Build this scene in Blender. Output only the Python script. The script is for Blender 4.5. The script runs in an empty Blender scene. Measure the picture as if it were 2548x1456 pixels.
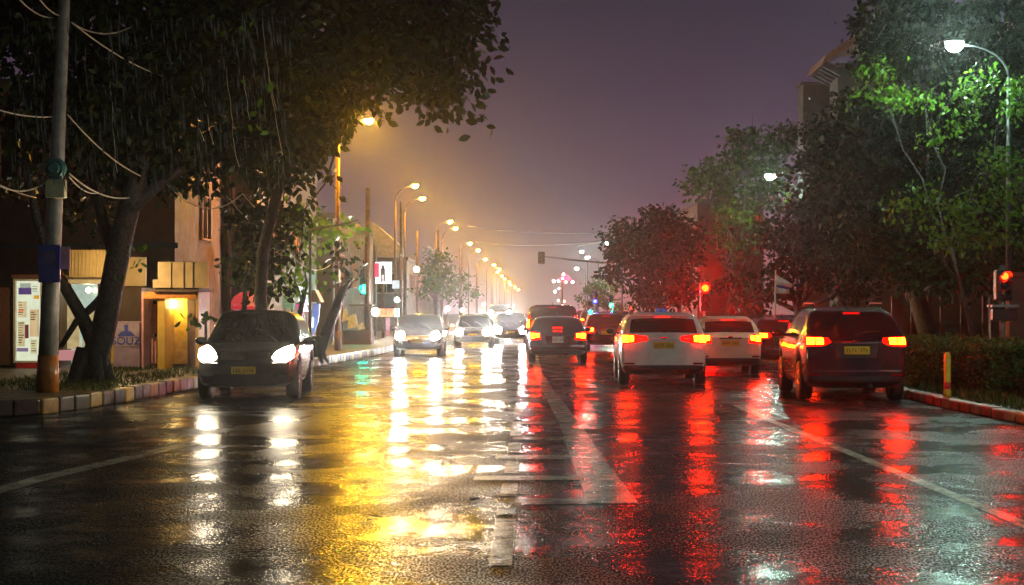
import bpy, bmesh, math, random
import numpy as np
from mathutils import Vector, Matrix
from mathutils.bvhtree import BVHTree
S = bpy.context.scene
COL = S.collection
rng = np.random.default_rng(11)
random.seed(11)
R = math.radians
V3 = Vector

# ------------------------------------------------------------------ camera
EYE, F, VX, HY = 1.6, 3800.0, 1335.0, 775.0          # eye height (m), focal length and vanishing point in picture units (2548 wide)
cam_d = bpy.data.cameras.new('camera')
cam = bpy.data.objects.new('camera', cam_d); COL.objects.link(cam)
cam.location = (0, 0, EYE); cam.rotation_euler = (R(90), 0, 0)
cam_d.sensor_width = 36; cam_d.lens = 36 * F / 2548
cam_d.shift_x = -(VX - 1274) / 2548; cam_d.shift_y = (HY - 728) / 2548
cam_d.clip_start = 0.1; cam_d.clip_end = 3000
S.camera = cam

# ------------------------------------------------------------------ sky and exposure
SKY = ((0, (.36, .21, .20)), (.03, (.20, .12, .15)), (.075, (.108, .066, .102)), (.14, (.066, .043, .070)), (.21, (.040, .029, .045)), (.6, (.016, .012, .019)))   # city glow under low cloud: elevation, colour
W = bpy.data.worlds.new('World'); S.world = W; W.use_nodes = True
nt = W.node_tree; bg = nt.nodes['Background']
tc = nt.nodes.new('ShaderNodeTexCoord'); sp = nt.nodes.new('ShaderNodeSeparateXYZ'); rp = nt.nodes.new('ShaderNodeValToRGB')
nt.links.new(tc.outputs['Generated'], sp.inputs[0]); nt.links.new(sp.outputs['Z'], rp.inputs[0]); 
mr = nt.nodes.new('ShaderNodeMapRange'); mr.inputs['From Min'].default_value = -.2; mr.inputs['From Max'].default_value = .95; mr.inputs['To Min'].default_value = .2; mr.inputs['To Max'].default_value = 1.0
nt.links.new(sp.outputs['Y'], mr.inputs[0])                 # the town's glow lies ahead, down the avenue
vm = nt.nodes.new('ShaderNodeVectorMath'); vm.operation = 'SCALE'
nt.links.new(rp.outputs[0], vm.inputs[0]); nt.links.new(mr.outputs[0], vm.inputs['Scale']); nt.links.new(vm.outputs[0], bg.inputs[0])
e = rp.color_ramp.elements
e[0].position = 0.0; e[0].color = (*SKY[0][1], 1); e[1].position = SKY[-1][0]; e[1].color = (*SKY[-1][1], 1)
for z, c in SKY[1:-1]: e.new(z).color = (*c, 1)
bg.inputs[1].default_value = 1.0
S.view_settings.view_transform = 'Standard'; S.view_settings.look = 'None'
S.view_settings.exposure = 0.0; S.view_settings.gamma = 1
cy = S.cycles
cy.use_denoising = True
cy.max_bounces = 6; cy.diffuse_bounces = 2; cy.glossy_bounces = 4; cy.transmission_bounces = 4; cy.volume_bounces = 0; cy.transparent_max_bounces = 8
cy.sample_clamp_indirect = 6; cy.caustics_reflective = False; cy.caustics_refractive = False
cy.use_light_tree = True

# ------------------------------------------------------------------ helpers
def P(px, py, d):
    return V3(((px - VX) / F * d, d, EYE + (HY - py) / F * d))
def PX(px, d): return (px - VX) / F * d
def PZ(py, d): return EYE + (HY - py) / F * d

ORG = {}
def org(o): return ORG.get(o.name, V3((0, 0, 0)))
def tag(o, label=None, cat=None, group=None, kind=None):
    if label: o['label'] = label
    if cat: o['category'] = cat
    if group: o['group'] = group
    if kind: o['kind'] = kind
    return o
def thing(name, label, cat, loc=(0, 0, 0), group=None):
    o = bpy.data.objects.new(name, None); COL.objects.link(o)
    o.location = loc; o.empty_display_size = .2
    ORG[o.name] = V3(loc)
    return tag(o, label, cat, group)
def link_mesh(me, name, mats, parent=None, origin=None):
    o = bpy.data.objects.new(name, me); COL.objects.link(o)
    for m in (mats if isinstance(mats, (list, tuple)) else [mats]): me.materials.append(m)
    if parent is not None:
        o.parent = parent; ORG[o.name] = org(parent)
    elif origin is not None:
        o.location = origin; ORG[o.name] = V3(origin)
    return o

class MB:
    """collects shapes in world space; build() links them as ONE mesh"""
    def __init__(s): s.v = []; s.f = []; s.m = []; s.mi = 0
    def add(s, vs, fs):
        n = len(s.v); s.v += [tuple(v) for v in vs]
        for f in fs: s.f.append(tuple(i + n for i in f)); s.m.append(s.mi)
        return s
    def box(s, c, size, rz=0, rx=0, ry=0):
        hx, hy, hz = size[0] / 2, size[1] / 2, size[2] / 2
        M4 = Matrix.Rotation(rz, 3, 'Z') @ Matrix.Rotation(ry, 3, 'Y') @ Matrix.Rotation(rx, 3, 'X')
        c = V3(c)
        vs = [c + M4 @ V3((x * hx, y * hy, z * hz)) for z in (-1, 1) for (x, y) in ((-1, -1), (1, -1), (1, 1), (-1, 1))]
        return s.add(vs, [(3, 2, 1, 0), (4, 5, 6, 7), (0, 1, 5, 4), (1, 2, 6, 5), (2, 3, 7, 6), (3, 0, 4, 7)])
    def tube(s, pts, radii, n=8, cap=True):
        pts = [V3(p) for p in pts]
        if not isinstance(radii, (list, tuple)): radii = [radii] * len(pts)
        vs = []; up = None
        for i, p in enumerate(pts):
            t = (pts[min(i + 1, len(pts) - 1)] - pts[max(i - 1, 0)]).normalized()
            if up is None:
                up = t.orthogonal().normalized()
            up = (up - t * up.dot(t))
            up = up.normalized() if up.length > 1e-6 else t.orthogonal().normalized()
            b = t.cross(up)
            for k in range(n):
                a = 2 * math.pi * k / n
                vs.append(p + (up * math.cos(a) + b * math.sin(a)) * radii[i])
        fs = []
        for i in range(len(pts) - 1):
            for k in range(n):
                k2 = (k + 1) % n
                fs.append((i * n + k, i * n + k2, (i + 1) * n + k2, (i + 1) * n + k))
        if cap:
            fs.append(tuple(reversed(range(n)))); fs.append(tuple(range((len(pts) - 1) * n, len(pts) * n)))
        return s.add(vs, fs)
    def lathe(s, c, prof, n=24, axis='Z'):
        """prof: list of (radius, height) round an axis through c"""
        c = V3(c); vs = []; fs = []
        for (r, h) in prof:
            for k in range(n):
                a = 2 * math.pi * k / n
                x, y = r * math.cos(a), r * math.sin(a)
                vs.append(c + (V3((x, y, h)) if axis == 'Z' else V3((h, x, y)) if axis == 'X' else V3((y, h, x))))
        for i in range(len(prof) - 1):
            for k in range(n):
                k2 = (k + 1) % n
                fs.append((i * n + k, i * n + k2, (i + 1) * n + k2, (i + 1) * n + k))
        if prof[0][0] > 1e-4: fs.append(tuple(reversed(range(n))))
        if prof[-1][0] > 1e-4: fs.append(tuple(range((len(prof) - 1) * n, len(prof) * n)))
        return s.add(vs, fs)
    def ball(s, c, rad, n=12, m=8):
        if not isinstance(rad, (list, tuple)): rad = (rad,) * 3
        c = V3(c); vs = []; fs = []
        for i in range(m + 1):
            t = math.pi * i / m
            for k in range(n):
                a = 2 * math.pi * k / n
                vs.append(c + V3((rad[0] * math.sin(t) * math.cos(a), rad[1] * math.sin(t) * math.sin(a), rad[2] * math.cos(t))))
        for i in range(m):
            for k in range(n):
                k2 = (k + 1) % n
                fs.append((i * n + k, (i + 1) * n + k, (i + 1) * n + k2, i * n + k2))
        return s.add(vs, fs)
    def prism(s, poly, h0, h1, axis='Z'):
        n = len(poly)
        mk = {'Z': lambda a, b, h: (a, b, h), 'Y': lambda a, b, h: (a, h, b), 'X': lambda a, b, h: (h, a, b)}[axis]
        vs = [mk(a, b, h0) for a, b in poly] + [mk(a, b, h1) for a, b in poly]
        fs = [tuple(reversed(range(n))), tuple(range(n, 2 * n))] + [(i, (i + 1) % n, n + (i + 1) % n, n + i) for i in range(n)]
        return s.add(vs, fs)
    def build(s, name, mats, parent=None, origin=None, smooth=False, bevel=0, fix=True):
        o3 = org(parent) if parent is not None else V3(origin) if origin is not None else V3((0, 0, 0))
        me = bpy.data.meshes.new(name)
        me.from_pydata([(a - o3.x, b - o3.y, c - o3.z) for a, b, c in s.v], [], s.f)
        me.polygons.foreach_set('material_index', s.m)
        if fix:
            bm = bmesh.new(); bm.from_mesh(me)
            bmesh.ops.remove_doubles(bm, verts=bm.verts, dist=1e-5)
            bmesh.ops.recalc_face_normals(bm, faces=bm.faces); bm.to_mesh(me); bm.free()
        if smooth: me.polygons.foreach_set('use_smooth', [True] * len(me.polygons))
        me.update()
        o = link_mesh(me, name, mats, parent, origin)
        if bevel:
            b = o.modifiers.new('bevel', 'BEVEL'); b.width = bevel; b.segments = 2; b.limit_method = 'ANGLE'
        return o

def copy_tree(o, parent=None):
    c = o.copy(); COL.objects.link(c); c.parent = parent
    ORG[c.name] = org(o)
    for ch in list(o.children): copy_tree(ch, c)
    return c

# ------------------------------------------------------------------ materials
def nodes(name):
    m = bpy.data.materials.new(name); m.use_nodes = True
    return m, m.node_tree, m.node_tree.nodes['Principled BSDF']
def noise(t, scale, detail=3, coord=None, rough=.55, vec=None):
    n = t.nodes.new('ShaderNodeTexNoise'); n.inputs['Scale'].default_value = scale
    n.inputs['Detail'].default_value = detail; n.inputs['Roughness'].default_value = rough
    if vec is None:
        c = t.nodes.new('ShaderNodeTexCoord'); vec = c.outputs['Object']
    t.links.new(vec, n.inputs['Vector'])
    return n.outputs[0]
def ramp(t, fac, stops):
    r = t.nodes.new('ShaderNodeValToRGB'); t.links.new(fac, r.inputs[0])
    e = r.color_ramp.elements
    e[0].position, e[1].position = stops[0][0], stops[-1][0]
    for i, (p, c) in enumerate(stops):
        el = e[0] if i == 0 else e[len(e) - 1] if i == len(stops) - 1 else e.new(p)
        el.color = (*c, 1) if isinstance(c, (tuple, list)) else (c, c, c, 1)
    return r.outputs[0]
def bumpn(t, b, h, dist, strength=1.0, prev=None):
    n = t.nodes.new('ShaderNodeBump'); n.inputs['Distance'].default_value = dist; n.inputs['Strength'].default_value = strength
    t.links.new(h, n.inputs['Height'])
    if prev: t.links.new(prev, n.inputs['Normal'])
    if b: t.links.new(n.outputs[0], b.inputs['Normal'])
    return n.outputs[0]
def M(name, col, rough=.5, metal=0.0, var=.3, vscale=6, bump=0, bscale=40, coat=0, spec=.5):
    m, t, b = nodes(name)
    lo = tuple(max(0, c * (1 - var)) for c in col); hi = tuple(min(1, c * (1 + var)) for c in col)
    t.links.new(ramp(t, noise(t, vscale, 5), [(.3, lo), (.7, hi)]), b.inputs['Base Color'])
    t.links.new(ramp(t, noise(t, vscale * 2.3, 3), [(.3, max(.03, rough * .75)), (.7, min(1, rough * 1.25))]), b.inputs['Roughness'])
    b.inputs['Metallic'].default_value = metal
    b.inputs['Specular IOR Level'].default_value = spec
    if coat: b.inputs['Coat Weight'].default_value = coat; b.inputs['Coat Roughness'].default_value = .06
    if bump: bumpn(t, b, noise(t, bscale, 4), bump)
    return m
def E(name, col, strength, base=(.02, .02, .02), var=0):
    m, t, b = nodes(name)
    b.inputs['Base Color'].default_value = (*base, 1); b.inputs['Roughness'].default_value = .2
    b.inputs['Emission Color'].default_value = (*col, 1); b.inputs['Emission Strength'].default_value = strength
    if var:
        lo = tuple(c * (1 - var) for c in col)
        t.links.new(ramp(t, noise(t, 5, 4), [(.35, lo), (.65, col)]), b.inputs['Emission Color'])
    return m
def leaf_mat(name, dark, light, rough=.38, transl=.35):
    m, t, b = nodes(name)
    g = t.nodes.new('ShaderNodeNewGeometry')
    c = ramp(t, g.outputs['Random Per Island'], [(0, dark), (.55, tuple((a + c2) / 2 for a, c2 in zip(dark, light))), (1, light)])
    t.links.new(c, b.inputs['Base Color']); b.inputs['Roughness'].default_value = rough; b.inputs['Specular IOR Level'].default_value = .12
    tr = t.nodes.new('ShaderNodeBsdfTranslucent'); t.links.new(c, tr.inputs[0])
    mx = t.nodes.new('ShaderNodeMixShader'); mx.inputs[0].default_value = transl
    t.links.new(b.outputs[0], mx.inputs[1]); t.links.new(tr.outputs[0], mx.inputs[2])
    t.links.new(mx.outputs[0], t.nodes['Material Output'].inputs['Surface'])
    return m

def wet_road(name, lo, hi, wear=None, rough_lo=.14, rough_hi=.37, grain=.0042, wave=.004, spec=.5, dry=.06, wet=.85):
    """rain-soaked surface: smooth films of water between rougher, grainier asphalt"""
    m, t, b = nodes(name)
    c = t.nodes.new('ShaderNodeTexCoord')
    mp = t.nodes.new('ShaderNodeMapping'); mp.inputs['Scale'].default_value = (1.0, .8, 1)
    t.links.new(c.outputs['Object'], mp.inputs[0])
    v = c.outputs['Object']; vs = mp.outputs[0]
    film = noise(t, .75, 7, vec=vs, rough=.66)                      # where the water lies deeper
    col = ramp(t, noise(t, 48, 4, vec=v, rough=.7), [(.38, lo), (.66, hi)]); 
    if wear:                                                        # rubbed-off patches of paint
        wm = t.nodes.new('ShaderNodeMix'); wm.data_type = 'RGBA'; wm.inputs['B'].default_value = (*wear, 1)
        t.links.new(ramp(t, noise(t, 3.5, 8, vec=v, rough=.75), [(.47, 0.1), (.60, .9)]), wm.inputs['Factor']); t.links.new(col, wm.inputs['A']); col = wm.outputs['Result']
    t.links.new(col, b.inputs['Base Color'])
    t.links.new(ramp(t, film, [(.40, rough_hi), (.60, rough_lo)]), b.inputs['Roughness'])
    # away from the films only the wet tops of the stones mirror anything
    mp3 = t.nodes.new('ShaderNodeMapping'); mp3.inputs['Scale'].default_value = (1.0, .36, 1)
    t.links.new(c.outputs['Object'], mp3.inputs[0])
    st = ramp(t, noise(t, 64, 1.5, vec=mp3.outputs[0], rough=.5), [(.46, dry), (.59, 1.0)])
    fl = ramp(t, film, [(.50, 0.0), (.64, wet)])
    mxn = t.nodes.new('ShaderNodeMath'); mxn.operation = 'MAXIMUM'; t.links.new(st, mxn.inputs[0]); t.links.new(fl, mxn.inputs[1])
    big = ramp(t, noise(t, .45, 7, vec=v, rough=.68), [(.36, .5), (.56, 1.0)])
    ml = t.nodes.new('ShaderNodeMath'); ml.operation = 'MULTIPLY'; t.links.new(mxn.outputs[0], ml.inputs[0]); t.links.new(big, ml.inputs[1])
    b.inputs['Specular IOR Level'].default_value = spec; b.inputs['IOR'].default_value = 1.42
    mp2 = t.nodes.new('ShaderNodeMapping'); mp2.inputs['Scale'].default_value = (.30, 1.0, 1)
    t.links.new(c.outputs['Object'], mp2.inputs[0])
    w1 = noise(t, 1.7, 4, vec=mp2.outputs[0]); w2 = noise(t, 9, 2, vec=vs)
    n1 = bumpn(t, None, w1, wave * 1.3); n2 = bumpn(t, None, w2, wave * .5, prev=n1)
    g = noise(t, 42, 3, vec=v, rough=.65)
    gm = t.nodes.new('ShaderNodeMath'); gm.operation = 'MULTIPLY'
    t.links.new(g, gm.inputs[0]); t.links.new(ramp(t, film, [(.40, 1.0), (.60, .3)]), gm.inputs[1])
    n3 = bumpn(t, b, gm.outputs[0], grain, prev=n2)
    df = t.nodes.new('ShaderNodeBsdfDiffuse'); t.links.new(col, df.inputs['Color']); t.links.new(n3, df.inputs['Normal'])
    mxs = t.nodes.new('ShaderNodeMixShader'); t.links.new(ml.outputs[0], mxs.inputs[0]); t.links.new(df.outputs[0], mxs.inputs[1]); t.links.new(b.outputs[0], mxs.inputs[2])
    t.links.new(mxs.outputs[0], t.nodes['Material Output'].inputs['Surface'])
    return m

MAT = {}
MAT['road'] = wet_road('wet_asphalt', (.010, .010, .011), (.050, .049, .047))
MAT['paint'] = wet_road('wet_road_paint', (.24, .23, .18), (.52, .48, .39), (.05, .05, .048), .15, .3, .003, .004, dry=.25, wet=.6)
MAT['pave'] = M('wet_earth_paving', (.10, .085, .06), .5, var=.5, vscale=3, bump=.02, bscale=12)
MAT['kerb_y'] = M('yellow_kerb_paint', (.34, .19, .02), .42, var=.45, vscale=5, bump=.008, bscale=30)
MAT['kerb_k'] = M('black_kerb_paint', (.035, .03, .026), .42, var=.5, vscale=5, bump=.008, bscale=30)
MAT['kerb_r'] = M('red_kerb_paint', (.34, .07, .035), .42, var=.5, vscale=5, bump=.008, bscale=30)
MAT['kerb_w'] = M('worn_kerb_paint', (.30, .20, .15), .42, var=.5, vscale=5, bump=.008, bscale=30)
MAT['bark'] = M('dark_wet_bark', (.022, .017, .013), .6, var=.5, vscale=9, bump=.05, bscale=14)
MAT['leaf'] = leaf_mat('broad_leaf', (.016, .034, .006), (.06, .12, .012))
MAT['leaf_b'] = leaf_mat('lamplit_broad_leaf', (.04, .105, .006), (.11, .23, .014), .4, .3)  # brighter copy for lamplit foliage, part of the light put into its colour
MAT['leaf_d'] = leaf_mat('shaded_leaf', (.008, .015, .004), (.026, .042, .009), .45, .15)  # darker copy for unlit crowns, part of the shade put into its colour
MAT['hedge'] = leaf_mat('hedge_leaf', (.03, .055, .014), (.09, .14, .03))
MAT['concrete'] = M('wet_concrete', (.28, .26, .23), .45, var=.4, vscale=4, bump=.006, bscale=60)
MAT['orange'] = M('orange_band_paint', (.45, .14, .025), .4, var=.5, vscale=4)
MAT['steel'] = M('galvanised_steel', (.25, .25, .25), .4, .5, var=.3)
MAT['rust'] = M('rusty_painted_steel', (.12, .06, .035), .5, .2, var=.5)
MAT['black'] = M('black_plastic', (.012, .012, .013), .35, var=.3)
MAT['cable'] = M('pale_cable_sheath', (.55, .47, .36), .4, var=.2)
MAT['cable_d'] = M('dark_cable_sheath', (.06, .055, .05), .4, var=.2)
MAT['blue'] = M('blue_enamel', (.015, .05, .28), .35, var=.25)
MAT['pink'] = M('pink_poster', (.55, .25, .33), .5, var=.2)
MAT['cream'] = M('cream_sheet_metal', (.50, .38, .20), .45, var=.25, vscale=2)
MAT['teal'] = M('teal_plastic_sheet', (.06, .20, .18), .3, var=.4)
MAT['boxpaper'] = M('pale_box_board', (.50, .48, .30), .5, var=.3)
MAT['wall'] = M('pinkish_plaster', (.14, .06, .04), .7, var=.25, vscale=1.5, bump=.01, bscale=20)
MAT['wall_d'] = M('brown_plaster', (.10, .065, .05), .7, var=.3, vscale=1.2, bump=.01, bscale=20)
MAT['wall_g'] = M('grey_plaster', (.09, .08, .08), .7, var=.3, vscale=1.2, bump=.01, bscale=20)
MAT['glassdark'] = M('dark_window_glass', (.012, .014, .016), .08, var=.2)
MAT['purple'] = M('lilac_hoarding', (.30, .22, .36), .5, var=.2)
MAT['ink'] = M('blue_print_ink', (.05, .07, .40), .5, var=.2)
MAT['yellowwall'] = M('ochre_booth_wall', (.62, .40, .05), .55, var=.15, vscale=2)
MAT['white'] = M('white_paint', (.72, .70, .66), .4, var=.12)
MAT['red'] = M('red_plastic', (.55, .03, .03), .35, var=.2)
MAT['yellow'] = M('yellow_bollard_paint', (.62, .42, .03), .35, var=.2)
MAT['bluecloth'] = M('blue_cloth', (.18, .26, .55), .6, var=.3)
MAT['pinkcloth'] = M('magenta_cloth', (.50, .05, .20), .6, var=.3)
MAT['brownpanel'] = M('brown_awning', (.42, .22, .16), .6, var=.2)
MAT['roof'] = M('tile_roof', (.30, .17, .12), .6, var=.3)
MAT['grass'] = leaf_mat('wet_grass', (.03, .05, .012), (.10, .13, .03))
MAT['sodium'] = E('sodium_lamp_glow', (1, .48, .012), 10500)
MAT['sodium_far'] = E('sodium_row_glow', (1, .48, .014), 3200)
MAT['led'] = E('cool_lamp_glow', (.62, 1, .82), 950)
MAT['dark_steel'] = M('dark_painted_steel', (.045, .045, .045), .5, .2, var=.4)
MAT['led_unseen'] = E('unseen_lamp_glow', (.80, 1, .86), 1600)
MAT['led_far'] = E('distant_cool_lamp_glow', (.85, 1, .93), 300)
# ------------------------------------------------------------------ ground, road, kerbs
MB().add([(-120, -25, 0), (120, -25, 0), (120, 900, 0), (-120, 900, 0)], [(0, 1, 2, 3)]).build('road', MAT['road'])['kind'] = 'structure'

def strip(mb, pts, w, z):
    """flat painted line following pts (x, y)"""
    for (a, b) in zip(pts[:-1], pts[1:]):
        a, b = V3((*a, z)), V3((*b, z)); n = (b - a).normalized().cross(V3((0, 0, 1))) * (w / 2)
        mb.add([a - n, a + n, b + n, b - n], [(0, 1, 2, 3)])
    return mb
def marking(mb, z=None):
    o = mb.build('road_marking', MAT['paint'], fix=False); o['kind'] = 'structure'; return o
m = MB()
for y0, y1 in ((9.6, 11.75), (12.0, 12.45), (13.2, 14.2), (15.1, 16.3), (17.3, 18.6), (19.6, 22), (23.5, 26), (29, 33), (36, 41), (45, 51), (56, 62), (68, 75)):
    strip(m, [(-.19 - .004 * y0, y0), (-.19 - .004 * y1, y1)], .145, .004)
marking(m)
m = MB()                                                    # broad tapering lane line
prev = None
for y, x, w in ((12.7, .64, .42), (16, .56, .36), (22, .47, .30), (30, .25, .24), (39, .05, .22), (60, -.1, .2)):
    if prev: m.add([(prev[1] - prev[2] / 2, prev[0], .004), (prev[1] + prev[2] / 2, prev[0], .004), (x + w / 2, y, .004), (x - w / 2, y, .004)], [(0, 1, 2, 3)])
    prev = (y, x, w)
marking(m)
m = MB()                                                    # cross bars between centre line and lane line
for y, x0, x1, w in ((12.86, -.12, .425, .36), (14.65, -.6, .41, .38), (16.75, -.45, .38, .42), (19.2, -.3, .36, .42), (21.9, -.3, .28, .4)):
    m.add([(x0, y - w / 2, .004), (x1, y - w / 2, .004), (x1, y + w / 2, .004), (x0, y + w / 2, .004)], [(0, 1, 2, 3)])
marking(m)
m = MB(); strip(m, [(3.72, 8), (3.66, 11.4), (3.42, 22.9), (3.40, 26)], .14, .004); marking(m)
m = MB(); strip(m, [(-5.0, 11), (-4.72, 14.8), (-4.15, 18.7)], .24, .004); marking(m)
m = MB(); strip(m, [(-6.6, 23.3), (-3.6, 24.8), (-1.6, 26.6), (-.45, 27.6)], .13, .004); marking(m)

def kerb(pts, h, cols, name='kerb'):
    mats = [MAT[c] for c in cols]; mb = MB(); k = 0
    for a, b in zip(pts[:-1], pts[1:]):
        a, b = V3((*a, 0)), V3((*b, 0)); L = (b - a).length; n = max(1, round(L / (.52 if a.y < 70 else 4)))
        ang = math.atan2(b.y - a.y, b.x - a.x)
        for i in range(n):
            c = a.lerp(b, (i + .5) / n); mb.mi = k % len(mats); k += 1
            mb.box((c.x, c.y, h / 2 + random.uniform(-.012, .008)), (L / n - .03, .2, h), ang + random.uniform(-.03, .03))
    o = mb.build(name, mats, bevel=.03); o['kind'] = 'structure'
KL = [(-60, 20.6), (-14, 21.2), (-10, 21.8), (-8.6, 22.5), (-7.75, 23.7), (-7.45, 25.2), (-7.35, 27), (-7.17, 31.5), (-6.7, 40), (-5.95, 55), (-5.9, 70), (-5.9, 600)]
KR = [(60, 17.6), (12, 17.9), (9, 18.6), (7.5, 19.8), (6.98, 21.4), (6.86, 25), (6.85, 28), (7.1, 31.5), (7.9, 35), (8.35, 38), (8.35, 47), (7.4, 51), (7.4, 70), (7.4, 600)]
kerb(KL, .25, ['kerb_y', 'kerb_k', 'kerb_k'])
kerb(KR, .16, ['kerb_r', 'kerb_w', 'kerb_r'])
def pavement(pts, side, z):
    far = [(side * 100, 600), (side * 100, pts[0][1])]
    poly = [(x + side * .1, y + .1) for x, y in pts] + far
    o = MB().prism(poly, -.05, z).build('pavement', MAT['pave']); o['kind'] = 'structure'
pavement(KL, -1, .21); pavement(KR, 1, .13)

# ------------------------------------------------------------------ vegetation
def leaf_mesh(name, pos, nrm, size, mat, parent=None, origin=None, wide=.52):
    """pos (n,3) leaf bases; nrm (n,3) directions the leaves point; size (n,) lengths"""
    n = len(pos); o3 = np.array(org(parent) if parent is not None else V3(origin) if origin is not None else (0, 0, 0))
    d = nrm / np.linalg.norm(nrm, axis=1, keepdims=True)
    r = rng.normal(size=(n, 3)); s = np.cross(d, r); s /= np.linalg.norm(s, axis=1, keepdims=True); u = np.cross(s, d)
    L = size[:, None]; w = L * wide
    prof = ((0, 0, 0), (.28, .42, .05), (.62, .5, .03), (1, 0, -.12), (.62, -.5, .03), (.28, -.42, .05))
    v = np.stack([pos + d * L * a + s * w * b + u * L * c for a, b, c in prof], 1).reshape(-1, 3) - o3
    me = bpy.data.meshes.new(name)
    me.vertices.add(n * 6); me.vertices.foreach_set('co', v.ravel().astype(np.float32))
    me.loops.add(n * 6); me.loops.foreach_set('vertex_index', np.arange(n * 6, dtype=np.int32))
    me.polygons.add(n); me.polygons.foreach_set('loop_start', np.arange(0, n * 6, 6, dtype=np.int32))
    me.update(calc_edges=True)
    return link_mesh(me, name, mat, parent, origin)
def blob_points(blobs, leaf, lai):
    """leaf positions clustered into sprays inside ellipsoids (cx,cy,cz,rx,ry,rz[,density])"""
    Pp, Dd = [], []
    for b in blobs:
        c = np.array(b[:3]); r = np.array(b[3:6]); dens = b[6] if len(b) > 6 else 1
        n = int(math.pi * r[0] * r[2] * lai * dens / (.30 * leaf * leaf)); ns = max(5, n // 28)
        q = rng.normal(size=(ns, 3)); q /= np.linalg.norm(q, axis=1, keepdims=True)
        q *= rng.uniform(.12, 1.0, size=(ns, 1)) ** .5
        sc = c + q * r * rng.uniform(.85, 1.12, size=(ns, 1))
        idx = rng.integers(0, ns, n)
        p = sc[idx] + rng.normal(size=(n, 3)) * np.array([.26, .26, .17]) * (.5 + leaf * 2.4)
        dd = q[idx] * .8 + rng.normal(size=(n, 3)) * .7 + np.array([0, 0, -.45])
        Pp.append(p); Dd.append(dd)
    return np.concatenate(Pp), np.concatenate(Dd)
def crown(parent, blobs, leaf, lai, mat, name='crown', gaps=()):
    p, d = blob_points(blobs, leaf, lai)
    keep = p[:, 2] > .3
    for (gx, gy, gr) in gaps:                                # openings in the foliage, as seen against the lamps behind
        qx, qy = VX + p[:, 0] / p[:, 1] * F, HY - (p[:, 2] - EYE) / p[:, 1] * F
        keep &= (qx - gx) ** 2 + (qy - gy) ** 2 > (gr * rng.uniform(.75, 1.25, len(p))) ** 2
    p, d = p[keep], d[keep]
    return leaf_mesh(name, p, d, leaf * rng.uniform(.65, 1.3, len(p)), mat, parent)
def wob(a, b, n, amp):
    a, b = V3(a), V3(b); out = []
    for i in range(n + 1):
        t = i / n; k = amp * math.sin(math.pi * t)
        out.append(a.lerp(b, t) + V3((random.uniform(-k, k), random.uniform(-k, k), random.uniform(-k, k) * .5)))
    return out
def tree(label, base, trunk_path, radii, blobs, leaf=.17, lai=4.5, mat='leaf', limbs=None, name='street_tree', group=None, limb_r=.07, gaps=()):
    root = thing(name, label, 'tree', base, group)
    tb = MB(); tb.tube(trunk_path, radii, 10)
    bx, by, bz = base
    for k in range(5):                                       # root flare
        a = k * 1.257 + .4; r0 = radii[0]
        tb.tube([(bx + math.cos(a) * r0 * .5, by + math.sin(a) * r0 * .5, bz + .7), (bx + math.cos(a) * r0 * 1.25, by + math.sin(a) * r0 * 1.25, bz + .12), (bx + math.cos(a) * r0 * 1.9, by + math.sin(a) * r0 * 1.9, bz - .06)], [r0 * .55, r0 * .42, r0 * .18], 6)
    for L in (limbs or []): tb.tube(L[0], L[1], 8)
    top = V3(trunk_path[-1]); rt = radii[-1]
    for i, b in enumerate(blobs):
        if mat == 'leaf_b' and i % 3: continue
        c = V3(b[:3]); fr = top if i % 2 == 0 or len(trunk_path) < 3 else V3(trunk_path[-2])
        pth = wob(fr, c, 5, .22); r = min(rt * .7, limb_r * 1.6)
        tb.tube(pth, [r, r * .85, r * .7, r * .5, r * .35, r * .15], 6)
        for q in range(4):
            e2 = c + V3((random.gauss(0, .6) * b[3], random.gauss(0, .6) * b[4], random.gauss(0, .6) * b[5]))
            tb.tube(wob(c.lerp(fr, .25), e2, 3, .1), [r * .4, r * .3, r * .2, r * .08], 5)
    tb.build('trunk', MAT['bark'], root, smooth=True)
    if blobs: crown(root, blobs, leaf, lai, MAT[mat], gaps=gaps)
    return root
def B(px, py, d, rx, ry, rd=None, dens=1):
    """an ellipsoid of foliage: centre and half-extents as seen, and the depth it really has"""
    c = P(px, py, d); k = d / F
    return (c.x, c.y, c.z, rx * k, rd if rd else (rx + ry) / 2 * k * .9, ry * k, dens)

# --- great overhanging tree on the pavement (trunk beside the kiosks)
gb = (PX(225, 30.2), 30.2, .15)
blobsA = [B(60, 60, 28, 150, 130), B(200, 140, 28.5, 190, 150), B(400, 90, 29, 190, 150), B(420, 280, 29.5, 190, 120), B(230, 290, 29, 140, 110),
          B(590, 130, 30, 180, 170), B(600, 320, 30.5, 150, 120), B(470, 400, 31, 120, 75), B(330, 420, 30, 110, 60), B(60, 260, 30, 90, 100, None, .7), B(620, 20, 29, 190, 110),
          B(200, -60, 28, 220, 120), B(500, -90, 29, 220, 110), B(60, 420, 33, 60, 70, 1, .5), B(230, 545, 31.5, 60, 45, .8, .45), B(180, 470, 31, 80, 50, 1, .6)]
tp = [P(225, 950, 30.2), P(240, 880, 30.2), P(262, 800, 30.2), P(283, 690, 30.1), P(300, 600, 30), P(330, 480, 29.8), P(360, 360, 29.6), P(400, 240, 29.5)]
tp[0].z = .1
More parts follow.
